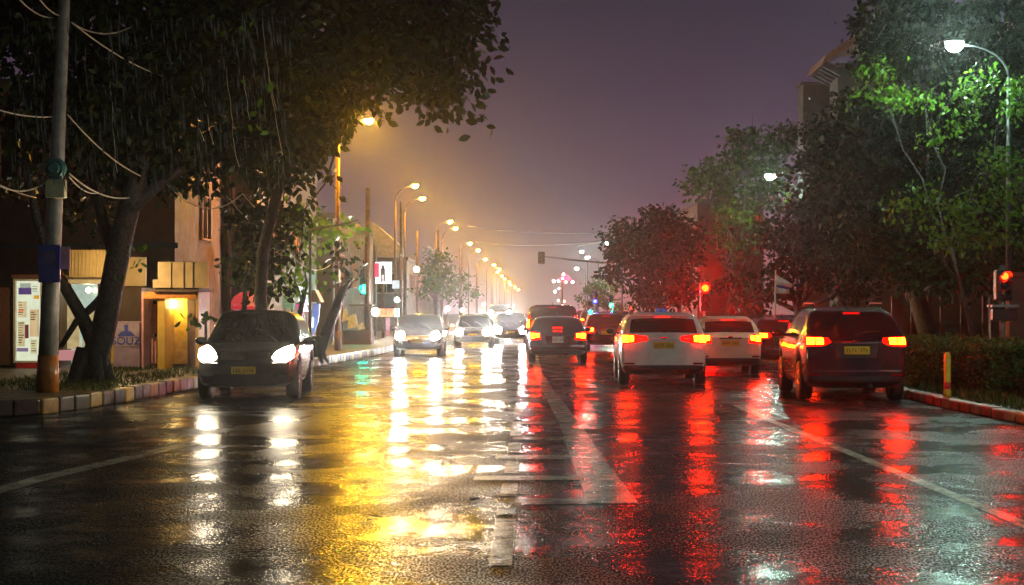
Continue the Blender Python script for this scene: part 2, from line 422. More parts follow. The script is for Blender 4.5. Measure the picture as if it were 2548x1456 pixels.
limA = [([P(240, 870, 30.2), P(205, 790, 30.0), P(165, 720, 29.8), P(120, 640, 29.6), P(90, 540, 29.4), P(60, 400, 29)], [.17, .14, .12, .1, .09, .05]),
        ([P(150, 865, 29.9), P(190, 800, 30.0), P(240, 755, 30.1), P(275, 720, 30.1)], [.05, .07, .09, .12]),
        ([P(290, 640, 30), P(262, 560, 30.2), P(240, 480, 30.2), P(215, 380, 30)], [.17, .14, .11, .07]),
        ([P(320, 520, 29.8), P(400, 450, 30), P(500, 390, 30.4), P(600, 330, 30.6)], [.17, .13, .1, .05])]
TA = tree('massive dark spreading tree with forked trunk and hanging roots beside the lit kiosks', gb, tp, [.30, .26, .24, .23, .23, .21, .17, .11], blobsA, .20, 4.6, 'leaf_d', limA, limb_r=.09)
for i in range(26):                                          # thin aerial roots hanging from its limbs
    px = random.uniform(215, 720); d = random.uniform(28, 30); y0 = random.uniform(0, 200); y1 = min(y0 + random.uniform(150, 330), 430); dr = random.uniform(5, 45)
    n = 9; pts = [P(px + dr * (t / n) ** 1.6 + random.uniform(-3, 3), y0 + (y1 - y0) * t / n, d) for t in range(n + 1)]
    MB().tube(pts, [.006] * 10, 4).build('aerial_root', MAT['cable_d'] if i % 3 else MAT['cable'], TA, smooth=True)

# --- second tree, its crown reaching out over the carriageway
d2 = 34.5
blobsB = [B(1070, 40, 31, 120, 105), B(1110, 120, 31.5, 80, 90), B(960, 80, 31.5, 150, 150), B(820, 140, 32, 150, 160), B(800, 300, 33, 115, 110), B(905, 205, 32, 90, 85),
          B(1090, 215, 31.3, 85, 75, None, .8), B(1120, 275, 31.3, 38, 45, .6, .55), B(1050, 215, 31.3, 50, 45, .7, .6), B(700, 260, 33, 110, 150), B(720, 430, 34, 85, 90), B(780, 400, 33.6, 30, 55, .8, .8),
          B(850, 335, 32.5, 55, 40, .8, .7), B(955, 295, 32, 22, 22, .4, .4), B(1170, 60, 31, 40, 60, .8, .6), B(1060, -40, 31, 160, 80), B(830, -50, 32, 200, 90), B(660, 560, 35, 70, 90, 1.0, .8), B(690, 660, 35.5, 60, 70, 1.0, .7), B(1200, 5, 31, 20, 14, .4, .5)]
tb_ = [P(650, 925, d2), P(655, 840, d2), P(648, 740, d2), P(655, 620, d2 - .3), P(690, 480, d2 - .8), P(760, 330, d2 - 1.6), P(850, 200, d2 - 2.4), P(980, 90, d2 - 3)]
tb_[0].z = .1
TB = tree('dark tree behind the black hatchback leaning its leafy limb over the road', (tb_[0].x, d2, .15), tb_, [.17, .15, .14, .13, .12, .11, .09, .06], blobsB, .215, 4.4, 'leaf_d', limb_r=.07, gaps=((915, 300, 34), (905, 345, 38), (940, 330, 30), (850, 400, 40), (990, 300, 30), (800, 470, 32), (985, 215, 14), (890, 385, 40)))

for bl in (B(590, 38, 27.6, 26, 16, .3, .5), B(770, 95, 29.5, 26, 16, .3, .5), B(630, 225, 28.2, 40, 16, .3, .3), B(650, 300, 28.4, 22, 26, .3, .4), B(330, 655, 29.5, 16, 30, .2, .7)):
    crown(TA, [bl], .17, 1.8, MAT['leaf_b'], 'crown')  # sprays in the brighter leaf colour paint lamplit patches into the dark crown
# --- smaller trees and sprays along the lamp-lit pavement
def simple_tree(label, px, d, blobs, leaf, lai, mat, r=.16, lean=0, fork=None, z0=.15, group=None, name='street_tree'):
    x = PX(px, d); top = V3((sum(b[0] for b in blobs) / len(blobs), sum(b[1] for b in blobs) / len(blobs), min(b[2] for b in blobs)))
    base = V3((x, d, z0)); pth = [base, base.lerp(top, .35) + V3((lean * .3, 0, 0)), base.lerp(top, .7) + V3((lean * .2, 0, 0)), top]
    return tree(label, tuple(base), pth, [r, r * .85, r * .7, r * .55], blobs, leaf, lai, mat, None, name, group, r * .3)
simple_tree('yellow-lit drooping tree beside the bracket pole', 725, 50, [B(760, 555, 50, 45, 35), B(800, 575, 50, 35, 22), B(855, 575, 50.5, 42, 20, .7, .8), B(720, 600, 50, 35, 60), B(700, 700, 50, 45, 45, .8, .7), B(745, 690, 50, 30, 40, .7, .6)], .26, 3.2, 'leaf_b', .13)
simple_tree('dark leaning tree with bare forked trunk behind the white stall', 785, 45, [B(850, 640, 46, 35, 40, 1, .4), B(880, 690, 47, 40, 35, 1, .4)], .2, 2.0, 'leaf_d', .2)
simple_tree('leafy tree under the lamp row beside the white pole light', 1085, 96, [B(1080, 640, 96, 22, 25), B(1070, 690, 96, 38, 25), B(1110, 705, 97, 40, 28), B(1050, 715, 96, 25, 20), B(1100, 660, 97, 25, 28)], .26, 3.2, 'leaf', .2)
simple_tree('hazy dark tree further along the lamp row', 1150, 125, [B(1140, 700, 125, 32, 26), B(1165, 725, 126, 30, 22), B(1130, 735, 125, 28, 22)], .3, 3, 'leaf', .2)
simple_tree('squat shrub-like tree between the umbrella stall and the hatchback', 600, 40, [B(625, 690, 40, 40, 60, 1, .6), B(600, 640, 40, 30, 40, 1, .5)], .18, 3, 'leaf', .1)
simple_tree('small palm-like shrub beside the ochre booth', 512, 36, [B(512, 790, 36, 18, 26, .4, .8)], .2, 2.6, 'leaf', .05)

# --- right-hand side trees
simple_tree('big round dark tree standing beyond the red signal', 1690, 86, [B(1620, 570, 86, 95, 55), B(1590, 640, 86, 85, 70), B(1660, 650, 86, 80, 90), B(1560, 590, 86, 50, 40, 1.2), B(1630, 730, 86, 65, 45), B(1700, 600, 87, 45, 70), B(1700, 720, 87, 55, 60), B(1515, 575, 86, 26, 14, .6, .4), B(1525, 680, 86, 26, 40, .7, .6)], .28, 4.4, 'leaf_d', .3)
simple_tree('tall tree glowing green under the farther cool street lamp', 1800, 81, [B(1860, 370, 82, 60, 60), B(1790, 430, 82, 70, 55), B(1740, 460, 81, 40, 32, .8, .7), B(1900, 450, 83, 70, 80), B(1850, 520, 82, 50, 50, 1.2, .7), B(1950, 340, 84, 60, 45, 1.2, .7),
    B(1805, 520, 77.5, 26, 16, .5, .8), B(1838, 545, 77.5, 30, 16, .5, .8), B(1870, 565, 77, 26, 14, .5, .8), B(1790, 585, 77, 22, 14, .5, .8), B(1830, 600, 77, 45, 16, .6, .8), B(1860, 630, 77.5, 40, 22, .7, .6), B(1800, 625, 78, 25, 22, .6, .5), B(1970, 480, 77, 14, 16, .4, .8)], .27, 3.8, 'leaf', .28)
simple_tree('dark sprawling tree behind the flag pole', 2010, 62, [B(1960, 600, 62, 75, 70), B(2050, 640, 62, 90, 80), B(1930, 690, 62, 60, 50), B(2010, 540, 62, 80, 60), B(2080, 560, 62, 80, 90), B(1830, 690, 64, 40, 40, 1, .7), B(1860, 740, 64, 50, 30, 1, .6), B(2120, 720, 61, 70, 40)], .24, 4.2, 'leaf_d', .3)
simple_tree('huge dark tree reaching the top of the view behind the near cool street lamp', 2330, 47, [B(2300, 90, 48, 150, 130), B(2480, 60, 48, 150, 140), B(2250, 20, 49, 110, 90), B(2200, 330, 48, 130, 120), B(2350, 400, 48, 150, 130), B(2500, 300, 48, 120, 150), B(2140, 450, 49, 130, 110), B(2280, 560, 48, 160, 110), B(2460, 560, 48, 140, 120), B(2060, 420, 50, 90, 80), B(2400, 220, 49, 130, 100), B(2190, 150, 52, 65, 80, 1.2, .8), B(2150, 260, 54, 60, 70, 1.2, .8), B(2180, 60, 53, 60, 60, 1.2, .6), B(2050, 330, 56, 60, 50, 1.2, .8), B(2130, 360, 52, 80, 60, 1.2, 1), B(2160, 640, 47, 120, 70), B(2350, 680, 46, 150, 60), B(2500, 680, 46, 100, 60)], .22, 4.4, 'leaf_d', .38)
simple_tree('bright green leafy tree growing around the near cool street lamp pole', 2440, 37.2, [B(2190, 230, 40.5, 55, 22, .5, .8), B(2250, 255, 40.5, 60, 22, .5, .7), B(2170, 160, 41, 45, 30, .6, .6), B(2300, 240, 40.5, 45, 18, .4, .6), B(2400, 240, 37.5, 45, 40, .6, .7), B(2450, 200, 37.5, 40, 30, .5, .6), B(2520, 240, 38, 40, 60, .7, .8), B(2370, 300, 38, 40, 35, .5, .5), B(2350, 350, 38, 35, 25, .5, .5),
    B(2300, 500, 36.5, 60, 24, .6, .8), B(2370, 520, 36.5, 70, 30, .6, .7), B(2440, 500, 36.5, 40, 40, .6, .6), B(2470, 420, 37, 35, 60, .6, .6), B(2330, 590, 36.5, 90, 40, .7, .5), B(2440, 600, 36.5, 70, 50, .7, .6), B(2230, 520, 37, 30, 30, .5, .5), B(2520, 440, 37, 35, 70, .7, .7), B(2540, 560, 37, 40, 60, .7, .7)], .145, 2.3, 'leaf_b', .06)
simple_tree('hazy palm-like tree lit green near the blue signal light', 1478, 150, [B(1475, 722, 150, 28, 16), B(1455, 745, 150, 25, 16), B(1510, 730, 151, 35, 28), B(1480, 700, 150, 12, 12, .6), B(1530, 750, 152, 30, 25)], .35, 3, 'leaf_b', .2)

# --- clipped hedge along the right kerb, and grass on both verges
def hedge(label, x0, x1, y0, y1, z0, z1, n):
    p = np.stack([rng.uniform(x0, x1, n), rng.uniform(y0, y1, n), rng.uniform(z0, z1, n)], 1)
    f = rng.integers(0, 4, n)                                # most leaves near the faces
    p[f == 0, 0] = x0 + rng.normal(0, .05, (f == 0).sum()); p[f == 1, 2] = z1 + rng.normal(0, .05, (f == 1).sum())
    p[f == 2, 1] = y0 + rng.normal(0, .05, (f == 2).sum())
    root = thing('hedge', label, 'hedge', ((x0 + x1) / 2, (y0 + y1) / 2, z0))
    leaf_mesh('foliage', p, rng.normal(size=(n, 3)) + np.array([-.3, -.4, .3]), rng.uniform(.05, .11, n), MAT['hedge'], root)
hedge('clipped hedge behind the yellow bollard, at the foot of the thin sign pole', 7.55, 8.9, 25.6, 34, .13, .98, 15000)
hedge('shorter clipped hedge nearest the camera on the red-kerbed verge', 7.95, 9.6, 20.8, 24.9, .13, .82, 9000)
def grass(areas, n, h):
    P2 = []
    for x0, x1, y0, y1, z0 in areas:
        P2.append(np.stack([rng.uniform(x0, x1, n), rng.uniform(y0, y1, n), np.full(n, z0)], 1))
    p = np.concatenate(P2); q = rng.normal(size=(len(p), 3)) * .5 + np.array([0, 0, 1.0])
    o = leaf_mesh('grass', p, q, rng.uniform(.4, 1.2, len(p)) * h, MAT['grass'], wide=.16); o['kind'] = 'stuff'
grass([(7.1, 8.0, 22, 30, .12), (7.1, 9.0, 30, 34, .12), (7.3, 9, 20, 22, .12)], 1500, .2)
grass([(-9.2, -7.5, 26.5, 33, .2), (-8.6, -7.2, 33, 44, .2), (-10.5, -9.2, 28, 38, .2)], 1600, .12)
# ------------------------------------------------------------------ buildings
def rect(mb, x0, x1, z0, z1, y0, y1): return mb.box(((x0 + x1) / 2, (y0 + y1) / 2, (z0 + z1) / 2), (abs(x1 - x0), abs(y1 - y0), abs(z1 - z0)))
def building(label, x0, x1, y0, y1, h, mat, wins, side=None, roof=.25, ledges=()):
    """wins: (x, z, w, h) on the face towards the viewer; side: (x_of_face, [(y, z, w, h)]) on the street face"""
    b = thing('building', label, 'building', ((x0 + x1) / 2, y0, 0))
    rect(MB(), x0, x1, 0, h, y0, y1).build('wall', mat, b)
    rect(MB(), x0 - .15, x1 + .15, h + .002, h + roof, y0 - .15, y1 + .15).build('parapet', MAT['wall_g'], b, bevel=.03)
    for z in ledges: rect(MB(), x0 - .05, x1 + .12, z, z + .16, y0 - .14, y0 - .002).build('ledge', MAT['wall_g'], b)
    def window(c, w, hh, ax):
        m = MB(); t = .07
        if ax == 'Y':
            for dx, dz, sx, sz in ((-w / 2, 0, t, hh), (w / 2, 0, t, hh), (0, hh / 2, w, t), (0, -hh / 2, w + .2, t), (0, 0, t * .7, hh)): m.box((c[0] + dx, c[1] - .05, c[2] + dz), (sx, .1, sz))
            fr = m.build('window', MAT['brownpanel'], b)
            MB().box((c[0], c[1] - .015, c[2]), (w, .03, hh)).build('pane', MAT['glassdark'], fr)
        else:
            s = ax
            for dy, dz, sy, sz in ((-w / 2, 0, t, hh), (w / 2, 0, t, hh), (0, hh / 2, w, t), (0, -hh / 2, w + .2, t), (0, 0, t * .7, hh)): m.box((c[0] + s * .05, c[1] + dy, c[2] + dz), (.1, sy, sz))
            fr = m.build('window', MAT['brownpanel'], b)
            MB().box((c[0] + s * .015, c[1], c[2]), (.03, w, hh)).build('pane', MAT['glassdark'], fr)
    for x, z, w, hh in wins: window((x, y0, z), w, hh, 'Y')
    if side:
        for y, z, w, hh in side[1]: window((side[0], y, z), w, hh, 1 if side[0] == x1 else -1)
    return b
building('pinkish plastered building behind the forked tree and kiosks', -22, PX(435, 45), 45, 60, 8.2, MAT['wall'], [(-15.2, 6.2, 1.2, 1.4), (-12.6, 6.2, 1.2, 1.4)], (PX(435, 45), [(49, 4.6, 1.3, 1.4), (54, 4.6, 1.3, 1.4)]), ledges=(PZ(618, 45),))
building('dark brown plastered building beside the pinkish one', PX(445, 52), PX(640, 52), 52, 66, 7.2, MAT['wall_d'], [(-10.9, 5.2, 1.2, 1.3)], (PX(640, 52), [(55, 4.4, 1.4, 1.4), (60, 4.4, 1.4, 1.4)]), ledges=(3.3,))
building('dim grey block standing in the yellow glow of the lamp row', -19, -9.6, 72, 92, 6.0, MAT['wall_g'], [(-11.2, 4.2, 1.3, 1.5), (-13.8, 4.2, 1.3, 1.5)], (-9.6, [(86, 3.9, 1.4, 1.5), (75, 3.6, 1.4, 1.5), (80, 3.6, 1.4, 1.5)]), ledges=(2.7,))
building('far hazy low block along the lamp row', -20, -9.2, 108, 150, 5.2, MAT['wall_d'], [(-10.6, 3.6, 1.4, 1.4)], (-9.2, [(112, 3.6, 1.6, 1.4), (120, 3.6, 1.6, 1.4), (130, 3.6, 1.6, 1.4)]))
b = building('tall grey building with a sloping tiled eave showing above the dark trees', PX(2085, 72), 26, 72, 74, PZ(165, 72), MAT['wall_g'], [(17, 9.6, 1.4, 1.6), (20, 9.6, 1.4, 1.6)], None, .15)
x0, x1 = PX(2040, 71), 26.6
MB().prism([(x0, PZ(165, 71)), (x0 + .2, PZ(140, 71)), (PX(2125, 71), PZ(88, 71)), (x1, PZ(40, 71)), (x1, PZ(60, 71)), (PX(2125, 71), PZ(110, 71))], 70.5, 74.5, 'Y').build('roof', MAT['roof'], b)
for i in range(5): MB().box((x0 + .55 + i * .02, 70.8 + i * .8, PZ(172, 71)), (.9, .12, .3), ry=.5).build('eave_bracket', MAT['wall_g'], b)
b = building('plain grey stair block beside the tall building', PX(1998, 76), PX(2100, 76), 76, 77.5, PZ(210, 76), MAT['wall_g'], [(PX(2050, 76), 9.4, .9, 1.0)], None, .1)
building('low dark building half hidden behind the round tree', PX(1735, 96), PX(1900, 96), 96, 110, PZ(505, 96), MAT['wall_d'], [(12, 6.2, 1.3, 1.4), (14.4, 6.2, 1.3, 1.4)], None)
w = thing('boundary_wall', 'reddish boundary wall with upright posts behind the hedge', 'wall', (12, 48, 0))
rect(MB(), 6.0 + 2.5, 26, 0, 1.25, 50.0, 50.25).build('panel', MAT['wall_d'], w)
for i, px in enumerate((2228, 2240, 2272, 2283, 2313, 2345, 2400, 2450, 2515, 2540)): MB().box((PX(px, 49.7), 49.7, 1.05), (.14 if i % 3 else .26, .14, 2.1)).build('post', MAT['wall'], w)
o = tag(MB().box((PX(2532, 36), 36, 1.2), (.5, .4, 2.4)).box((PX(2532, 36), 36, 2.46), (.62, .52, .12)).box((PX(2532, 36), 36, .2), (.6, .5, .4)).build('gate_pillar', MAT['wall'], origin=(PX(2532, 36), 36, 0), bevel=.02), 'reddish plastered gate pillar at the hedge, under the red pedestrian signal', 'pillar')

# ------------------------------------------------------------------ kiosks and booths on the pavement
GZ = .21
def slab(mb, px0, px1, py0, py1, d, dep): return rect(mb, PX(px0, d), PX(px1, d), PZ(py1, d), PZ(py0, d), d, d + dep)
E_panel = E('lit_poster_panel', (.80, .86, .62), .95, var=.12)
E_warm = E('interior_glow', (.95, .72, .34), .55, var=.35)  # kiosk back wall and boards emit, standing in for lamplight inside
E_cool = E('interior_glow_cool', (.62, .80, .66), .75, var=.3)
E_bulb = E('bare_bulb', (1, .82, .45), 40)
dK = 37.5
k = thing('kiosk', 'kiosk with a tall backlit poster panel in front of the leaning concrete pole', 'kiosk', (PX(60, dK), dK, GZ))
slab(MB(), -60, 36, 715, 908, dK - .02, 1.6).build('side_wall', MAT['wall'], k)
slab(MB(), 37, 104, 903, 935, dK, 1.6).build('plinth', MAT['wall_d'], k)
m = MB(); slab(m, 33, 38, 692, 903, dK - .1, .25); slab(m, 100, 105, 692, 903, dK - .1, .25); slab(m, 38, 100, 692, 699, dK - .1, .25); slab(m, 38, 100, 898, 903, dK - .1, .25); m.build('panel_frame', MAT['white'], k)
slab(MB(), 38.5, 99.5, 699.5, 897.5, dK, .1).build('lit_panel', E_panel, k)
for (a, b_, c, d_, col) in ((46, 78, 716, 733, (.10, .06, .22)), (50, 76, 705, 718, (.35, .45, .40)), (84, 97, 735, 744, (.75, .40, .04)), (44, 66, 750, 790, (.72, .62, .40)), (44, 62, 800, 862, (.62, .55, .33)), (74, 97, 770, 838, (.70, .55, .33)), (62, 71, 808, 842, (.16, .04, .05)), (42, 70, 866, 875, (.22, .16, .30)), (76, 92, 845, 880, (.68, .66, .40)), (48, 58, 770, 778, (.7, .2, .1))):
    slab(MB(), a, b_, c, d_, dK - .012, .011).build('poster', E('poster_print', col, .7, base=col, var=.25), k)
inkm = M('poster_ink', (.10, .08, .07), .5)
m = MB()
for a, b_, y0, n_ in ((46, 63, 752, 6), (46, 60, 803, 9), (76, 95, 776, 4), (78, 91, 848, 5), (80, 96, 712, 3)):
    for q in range(n_): slab(m, a, a + (b_ - a) * random.uniform(.5, 1), y0 + q * 6, y0 + q * 6 + random.choice((1.2, 2.2)), dK - .016, .003)
m.build('lettering', inkm, k)
slab(MB(), 26, 135, 683, 692, dK - .35, 2.1).build('roof', MAT['wall'], k, bevel=.02)
slab(MB(), 40, 98, 904, 917, dK - .12, .11).build('kick_board', MAT['red'], k)
k = thing('kiosk', 'open-fronted kiosk with lit interior behind the forked tree trunk', 'kiosk', (PX(205, dK), dK, GZ))
slab(MB(), 106, 150, 706, 935, dK + .2, 1.5).build('side_wall', MAT['wall_d'], k)
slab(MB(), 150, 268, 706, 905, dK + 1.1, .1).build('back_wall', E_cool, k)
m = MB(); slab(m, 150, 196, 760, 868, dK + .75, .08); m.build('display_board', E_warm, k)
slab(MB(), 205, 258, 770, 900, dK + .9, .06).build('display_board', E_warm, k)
slab(MB(), 146, 195, 872, 897, dK + .1, .5).build('counter', E('pink_counter_glow', (.8, .35, .36), .6), k)  # counter glows in its own pink, lamplight put into the material
slab(MB(), 196, 268, 898, 935, dK + .1, 1.3).build('plinth', MAT['wall_d'], k)
slab(MB(), 150, 270, 690, 706, dK - .1, 1.5).build('lintel', MAT['white'], k)
for px in (243, 266): slab(MB(), px, px + 5, 706, 900, dK + .1, .12).build('post', MAT['wall_d'], k)
MB().ball(P(220, 722, dK + .8), .07).build('bulb', E_bulb, k)
slab(MB(), 268, 352, 715, 800, dK + .4, 1.1).build('shutter', MAT['wall_d'], k)
o = MB(); slab(o, 172, 277, 622, 690, dK - .55, .05)
for px in range(178, 277, 9): slab(o, px, px + 1.5, 623, 689, dK - .575, .025)
tag(o.build('awning_board', MAT['cream'], origin=P(225, 690, dK)), 'cream sheet-metal awning board above the open-fronted kiosk, in front of the forked trunk', 'awning')
o = MB(); slab(o, 303, 363, 640, 712, dK + .3, .06); slab(o, 306, 360, 644, 650, dK + .28, .02)
tag(o.build('awning_board', MAT['cream'], origin=P(333, 712, dK)), 'upright cream board partly covered by hanging leaves, between trunk and ochre booth', 'awning')
# lilac hoarding with blue lettering
k = thing('poster_box', 'lilac poster box with blue lettering standing left of the ochre booth', 'poster box', (PX(313, 37), 37, GZ))
slab(MB(), 279, 348, 800, 914, 37, .7).build('cabinet', MAT['purple'], k, bevel=.015)
slab(MB(), 284, 345, 804, 862, 36.975, .024).build('poster', M('poster_sheet', (.34, .27, .40), .4), k)
def text(s, size, name, mat, c, parent, rz=0, depth=.006):
    cu = bpy.data.curves.new('text', 'FONT'); cu.body = s; cu.size = size; cu.extrude = depth; cu.align_x = 'CENTER'
    o = bpy.data.objects.new('text', cu); COL.objects.link(o)
    dg = bpy.context.evaluated_depsgraph_get(); me = bpy.data.meshes.new_from_object(o.evaluated_get(dg)); bpy.data.objects.remove(o)
    c = V3(c) - org(parent)
    me.transform(Matrix.Translation(c) @ Matrix.Rotation(rz, 4, 'Z') @ Matrix.Rotation(R(90), 4, 'X'))
    return link_mesh(me, name, mat, parent)
text('SOUZ', .27, 'lettering', MAT['ink'], P(314, 857, 36.96), k)
m = MB(); c = P(314, 836, 36.96); m.prism([(c.x - .22, c.z), (c.x + .22, c.z), (c.x + .13, c.z + .1), (c.x + .04, c.z + .12), (c.x + .05, c.z + .27), (c.x - .05, c.z + .27), (c.x - .04, c.z + .12), (c.x - .13, c.z + .1)], 36.962, 36.972, 'Y'); m.build('print', MAT['ink'], k)
slab(MB(), 276, 280, 805, 905, 36.9, .1).build('edge_strip', MAT['yellow'], k)
# ochre booth
dB = 36.6
k = thing('booth', 'ochre booth with a glowing lamp and open doorway beside the lilac poster box', 'booth', (PX(420, dB), dB, GZ))
slab(MB(), 352, 492, 726, 930, dB + 1.25, .08).build('back_wall', MAT['yellowwall'], k)
slab(MB(), 487, 494, 726, 930, dB, 1.25).build('side_wall', MAT['yellowwall'], k)
slab(MB(), 352, 357, 726, 922, dB, 1.25).build('side_wall', MAT['pink'], k)
slab(MB(), 357, 487, 726, 743, dB - .03, .1).build('fascia', M('orange_fascia', (.62, .22, .03), .45), k)
slab(MB(), 392, 410, 743, 918, dB + .1, 1.1).build('partition', MAT['yellowwall'], k)
slab(MB(), 412, 466, 742, 905, dB + 1.05, .15).build('door', M('ochre_door', (.66, .43, .05), .4), k)
slab(MB(), 412, 466, 906, 921, dB + .9, .3).build('step', MAT['wall_g'], k)
slab(MB(), 467, 485, 745, 918, dB + 1.0, .12).build('door_jamb', MAT['wall_d'], k)
m = MB(); slab(m, 362, 390, 748, 838, dB + .9, .06); m.build('dark_window', MAT['glassdark'], k)
slab(MB(), 376, 389, 757, 830, dB + .86, .03).build('hanging_cloth', M('orange_cloth', (.6, .18, .03), .6), k)
m = MB()
for i, px in enumerate((358, 366, 376, 384)): slab(m, px, px + 5, 843 + (i % 2) * 6, 905, dB + .3 + .05 * i, .12)
m.build('stacked_sheet', MAT['pink'], k, bevel=.02)
MB().ball(P(427, 757, dB + .8), (.13, .13, .11)).build('bulb', E('ochre_booth_bulb', (1, .72, .26), 90), k)
MB().tube([P(427, 745, dB + .8), P(427, 740, dB + .8)], .02).build('bulb_holder', MAT['black'], k)
slab(MB(), 378, 496, 716.5, 725.5, dB - .2, 1.6).build('roof', MAT['wall_d'], k)
o = MB(); slab(o, 393, 517, 652, 716, dB - .3, .06); slab(o, 380, 393, 696, 716, dB - .3, .06)
for px in (424, 455, 478): slab(o, px, px + 1.5, 653, 715, dB - .33, .03)
tag(o.build('awning_board', M('buff_sheet', (.42, .31, .18), .5, var=.3, vscale=2), origin=P(450, 716, dB)), 'buff board of joined sheets mounted above the ochre booth', 'awning')

k = thing('added_bulb', 'added warm bare bulb, unseen behind the forked trunk, lighting the awning boards', 'lamp', P(285, 640, 35.2))
MB().ball(P(285, 668, 35.2), (.07, .07, .09), 12, 8).build('bulb', E('awning_bulb_glow', (1, .66, .25), 900), k, smooth=True)  # bulb added out of sight behind the trunk to light the awning boards
MB().tube([P(285, 664, 35.2), P(285, 640, 35.2)], .012, 6).build('cord', MAT['black'], k)
# ------------------------------------------------------------------ street stalls further along
k = thing('stall', 'stall under a red umbrella-like awning behind the black hatchback roof', 'stall', (PX(610, 46), 46, GZ))
m = MB(); cc = P(612, 760, 46)
m.lathe(cc, [(.5, -.12), (.48, .05), (.36, .26), (.18, .38), (.01, .42)], 14); m.build('awning', E('red_awning_glow', (.75, .04, .06), .55, base=(.6, .03, .04)), k, smooth=True)  # awning emits its own red, standing in for a bulb inside
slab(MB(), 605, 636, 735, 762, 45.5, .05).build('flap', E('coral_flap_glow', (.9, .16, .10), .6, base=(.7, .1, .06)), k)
slab(MB(), 583, 594, 757, 785, 45.6, .05).build('side_cloth', E('pink_cloth_glow', (.8, .25, .32), .5), k)  # flap and side cloth glow too, lamplight put into their materials
MB().tube([P(612, 890, 46), P(612, 735, 46)], .03).build('pole', MAT['steel'], k)
slab(MB(), 590, 640, 830, 890, 46.2, .8).build('counter', MAT['wall_d'], k)
k = thing('stall', 'brightly lit stall with white board, magenta and blue side cloths', 'stall', (PX(770, 52), 52, GZ))
slab(MB(), 742, 765, 712, 755, 52, .06).build('lit_board', E('white_board_glow', (.85, .88, 1), 1.6), k)
slab(MB(), 752, 768, 755, 775, 51.9, .06).build('lamp_panel', E('bluish_lamp_glow', (.7, .8, 1), 6), k)
m = MB(); m.prism([(PX(775, 52), PZ(722, 52)), (PX(790, 52), PZ(722, 52)), (PX(805, 52), PZ(752, 52)), (PX(775, 52), PZ(752, 52))], 51.4, 52.2, 'Y'); m.build('awning', MAT['brownpanel'], k)
m = MB(); m.prism([(PX(736, 52), PZ(755, 52)), (PX(752, 52), PZ(750, 52)), (PX(760, 52), PZ(840, 52)), (PX(748, 52), PZ(815, 52))], 52.1, 52.2, 'Y'); m.build('side_cloth', E('magenta_cloth_glow', (.65, .03, .22), .7, base=(.5, .05, .2)), k)  # magenta cloth glows by itself, the stall's lamplight put into its material
m = MB(); m.prism([(PX(782, 52), PZ(756, 52)), (PX(800, 52), PZ(756, 52)), (PX(796, 52), PZ(800, 52)), (PX(776, 52), PZ(850, 52))], 51.6, 51.7, 'Y'); m.build('side_cloth', E('blue_cloth_glow', (.16, .24, .62), .6, base=(.18, .26, .55)), k)  # blue cloth likewise emits, standing in for light falling on it
slab(MB(), 765, 779, 770, 850, 52.3, .06).build('back_board', MAT['brownpanel'], k)
slab(MB(), 774, 779, 790, 815, 51.5, .05).build('lit_strip', E('white_strip_glow', (.9, .95, 1), 2.5), k)
slab(MB(), 750, 795, 838, 886, 51.8, .7).build('counter', MAT['wall_g'], k)
k = thing('stall', 'dim stall draped with pale bluish tarpaulin sheets beside the rusty lamp pole', 'stall', (PX(880, 64), 64, GZ))
for i, (a, b_, c, d_) in enumerate(((855, 872, 765, 800), (868, 895, 780, 818), (893, 912, 800, 822), (842, 850, 808, 842), (826, 836, 835, 868))):
    m = MB(); m.prism([(PX(a, 64), PZ(d_, 64)), (PX(b_, 64), PZ(d_ - 4, 64)), (PX(b_ - 6, 64), PZ(c, 64)), (PX(a + 4, 64), PZ(c + 6, 64))], 63.4 + .1 * i, 63.45 + .1 * i, 'Y'); m.build('tarpaulin', M('pale_tarpaulin', (.45, .50, .62), .4), k)
slab(MB(), 850, 925, 822, 872, 64.2, .8).build('counter', MAT['wall_d'], k)
slab(MB(), 868, 925, 757, 762, 63.6, 1.4).build('roof', MAT['wall_g'], k)
for px in (852, 922): MB().tube([P(px, 872, 64), P(px, 760, 64)], .035).build('post', MAT['rust'], k)

# shop signs and lit boards
k = thing('billboard', 'bright white lit billboard showing a dark standing figure', 'billboard', (PX(953, 80), 80, GZ))
slab(MB(), 934, 974, 652, 706, 80, .12).build('lit_face', E('billboard_glow', (.95, .88, .95), 2.4, var=.5), k)
m = MB()
for a, b_, c, d_ in ((949, 956, 660, 668), (947, 958, 668, 684), (948, 952, 684, 703), (954, 958, 684, 700)): slab(m, a, b_, c, d_, 79.97, .028)
m.build('figure_print', MAT['black'], k)
slab(MB(), 932, 943, 655, 690, 79.96, .03).build('red_print', E('red_print_glow', (.9, .03, .08), 1.5), k)
MB().tube([P(953, 885, 80), P(953, 706, 80)], .08).build('post', MAT['rust'], k)
o = tag(slab(MB(), 976, 1002, 698, 718, 78, .15).build('hanging_sign', E('pale_sign_glow', (.75, .85, .9), 1.0, var=.3), origin=P(989, 718, 78)), 'small pale lit sign below and beside the bright billboard', 'sign')
k = thing('shop_sign', 'orange and red glowing shop sign with white lamp and green lamp at its ends', 'sign', (PX(957, 74), 74, GZ))
slab(MB(), 938, 982, 768, 788, 74, .15).build('lit_face', E('orange_sign_glow', (1, .22, .05), 2.0, var=.6), k)
MB().ball(P(934, 776, 73.9), .19).build('white_lamp', E('white_lamp_glow', (.85, 1, .82), 60), k)
slab(MB(), 983, 994, 768, 788, 73.9, .2).build('green_lamp', E('green_lamp_glow', (.25, 1, .45), 9), k)
for px in (936, 994): MB().tube([P(px, 882, 74), P(px, 788, 74)], .04).build('post', MAT['rust'], k)
slab(MB(), 960, 970, 790, 835, 74.2, .05).build('banner', MAT['pink'], k)
k = thing('awning', 'pale swooping canvas awning above the billboard, behind the steel pole', 'awning', (PX(965, 84), 84, GZ))
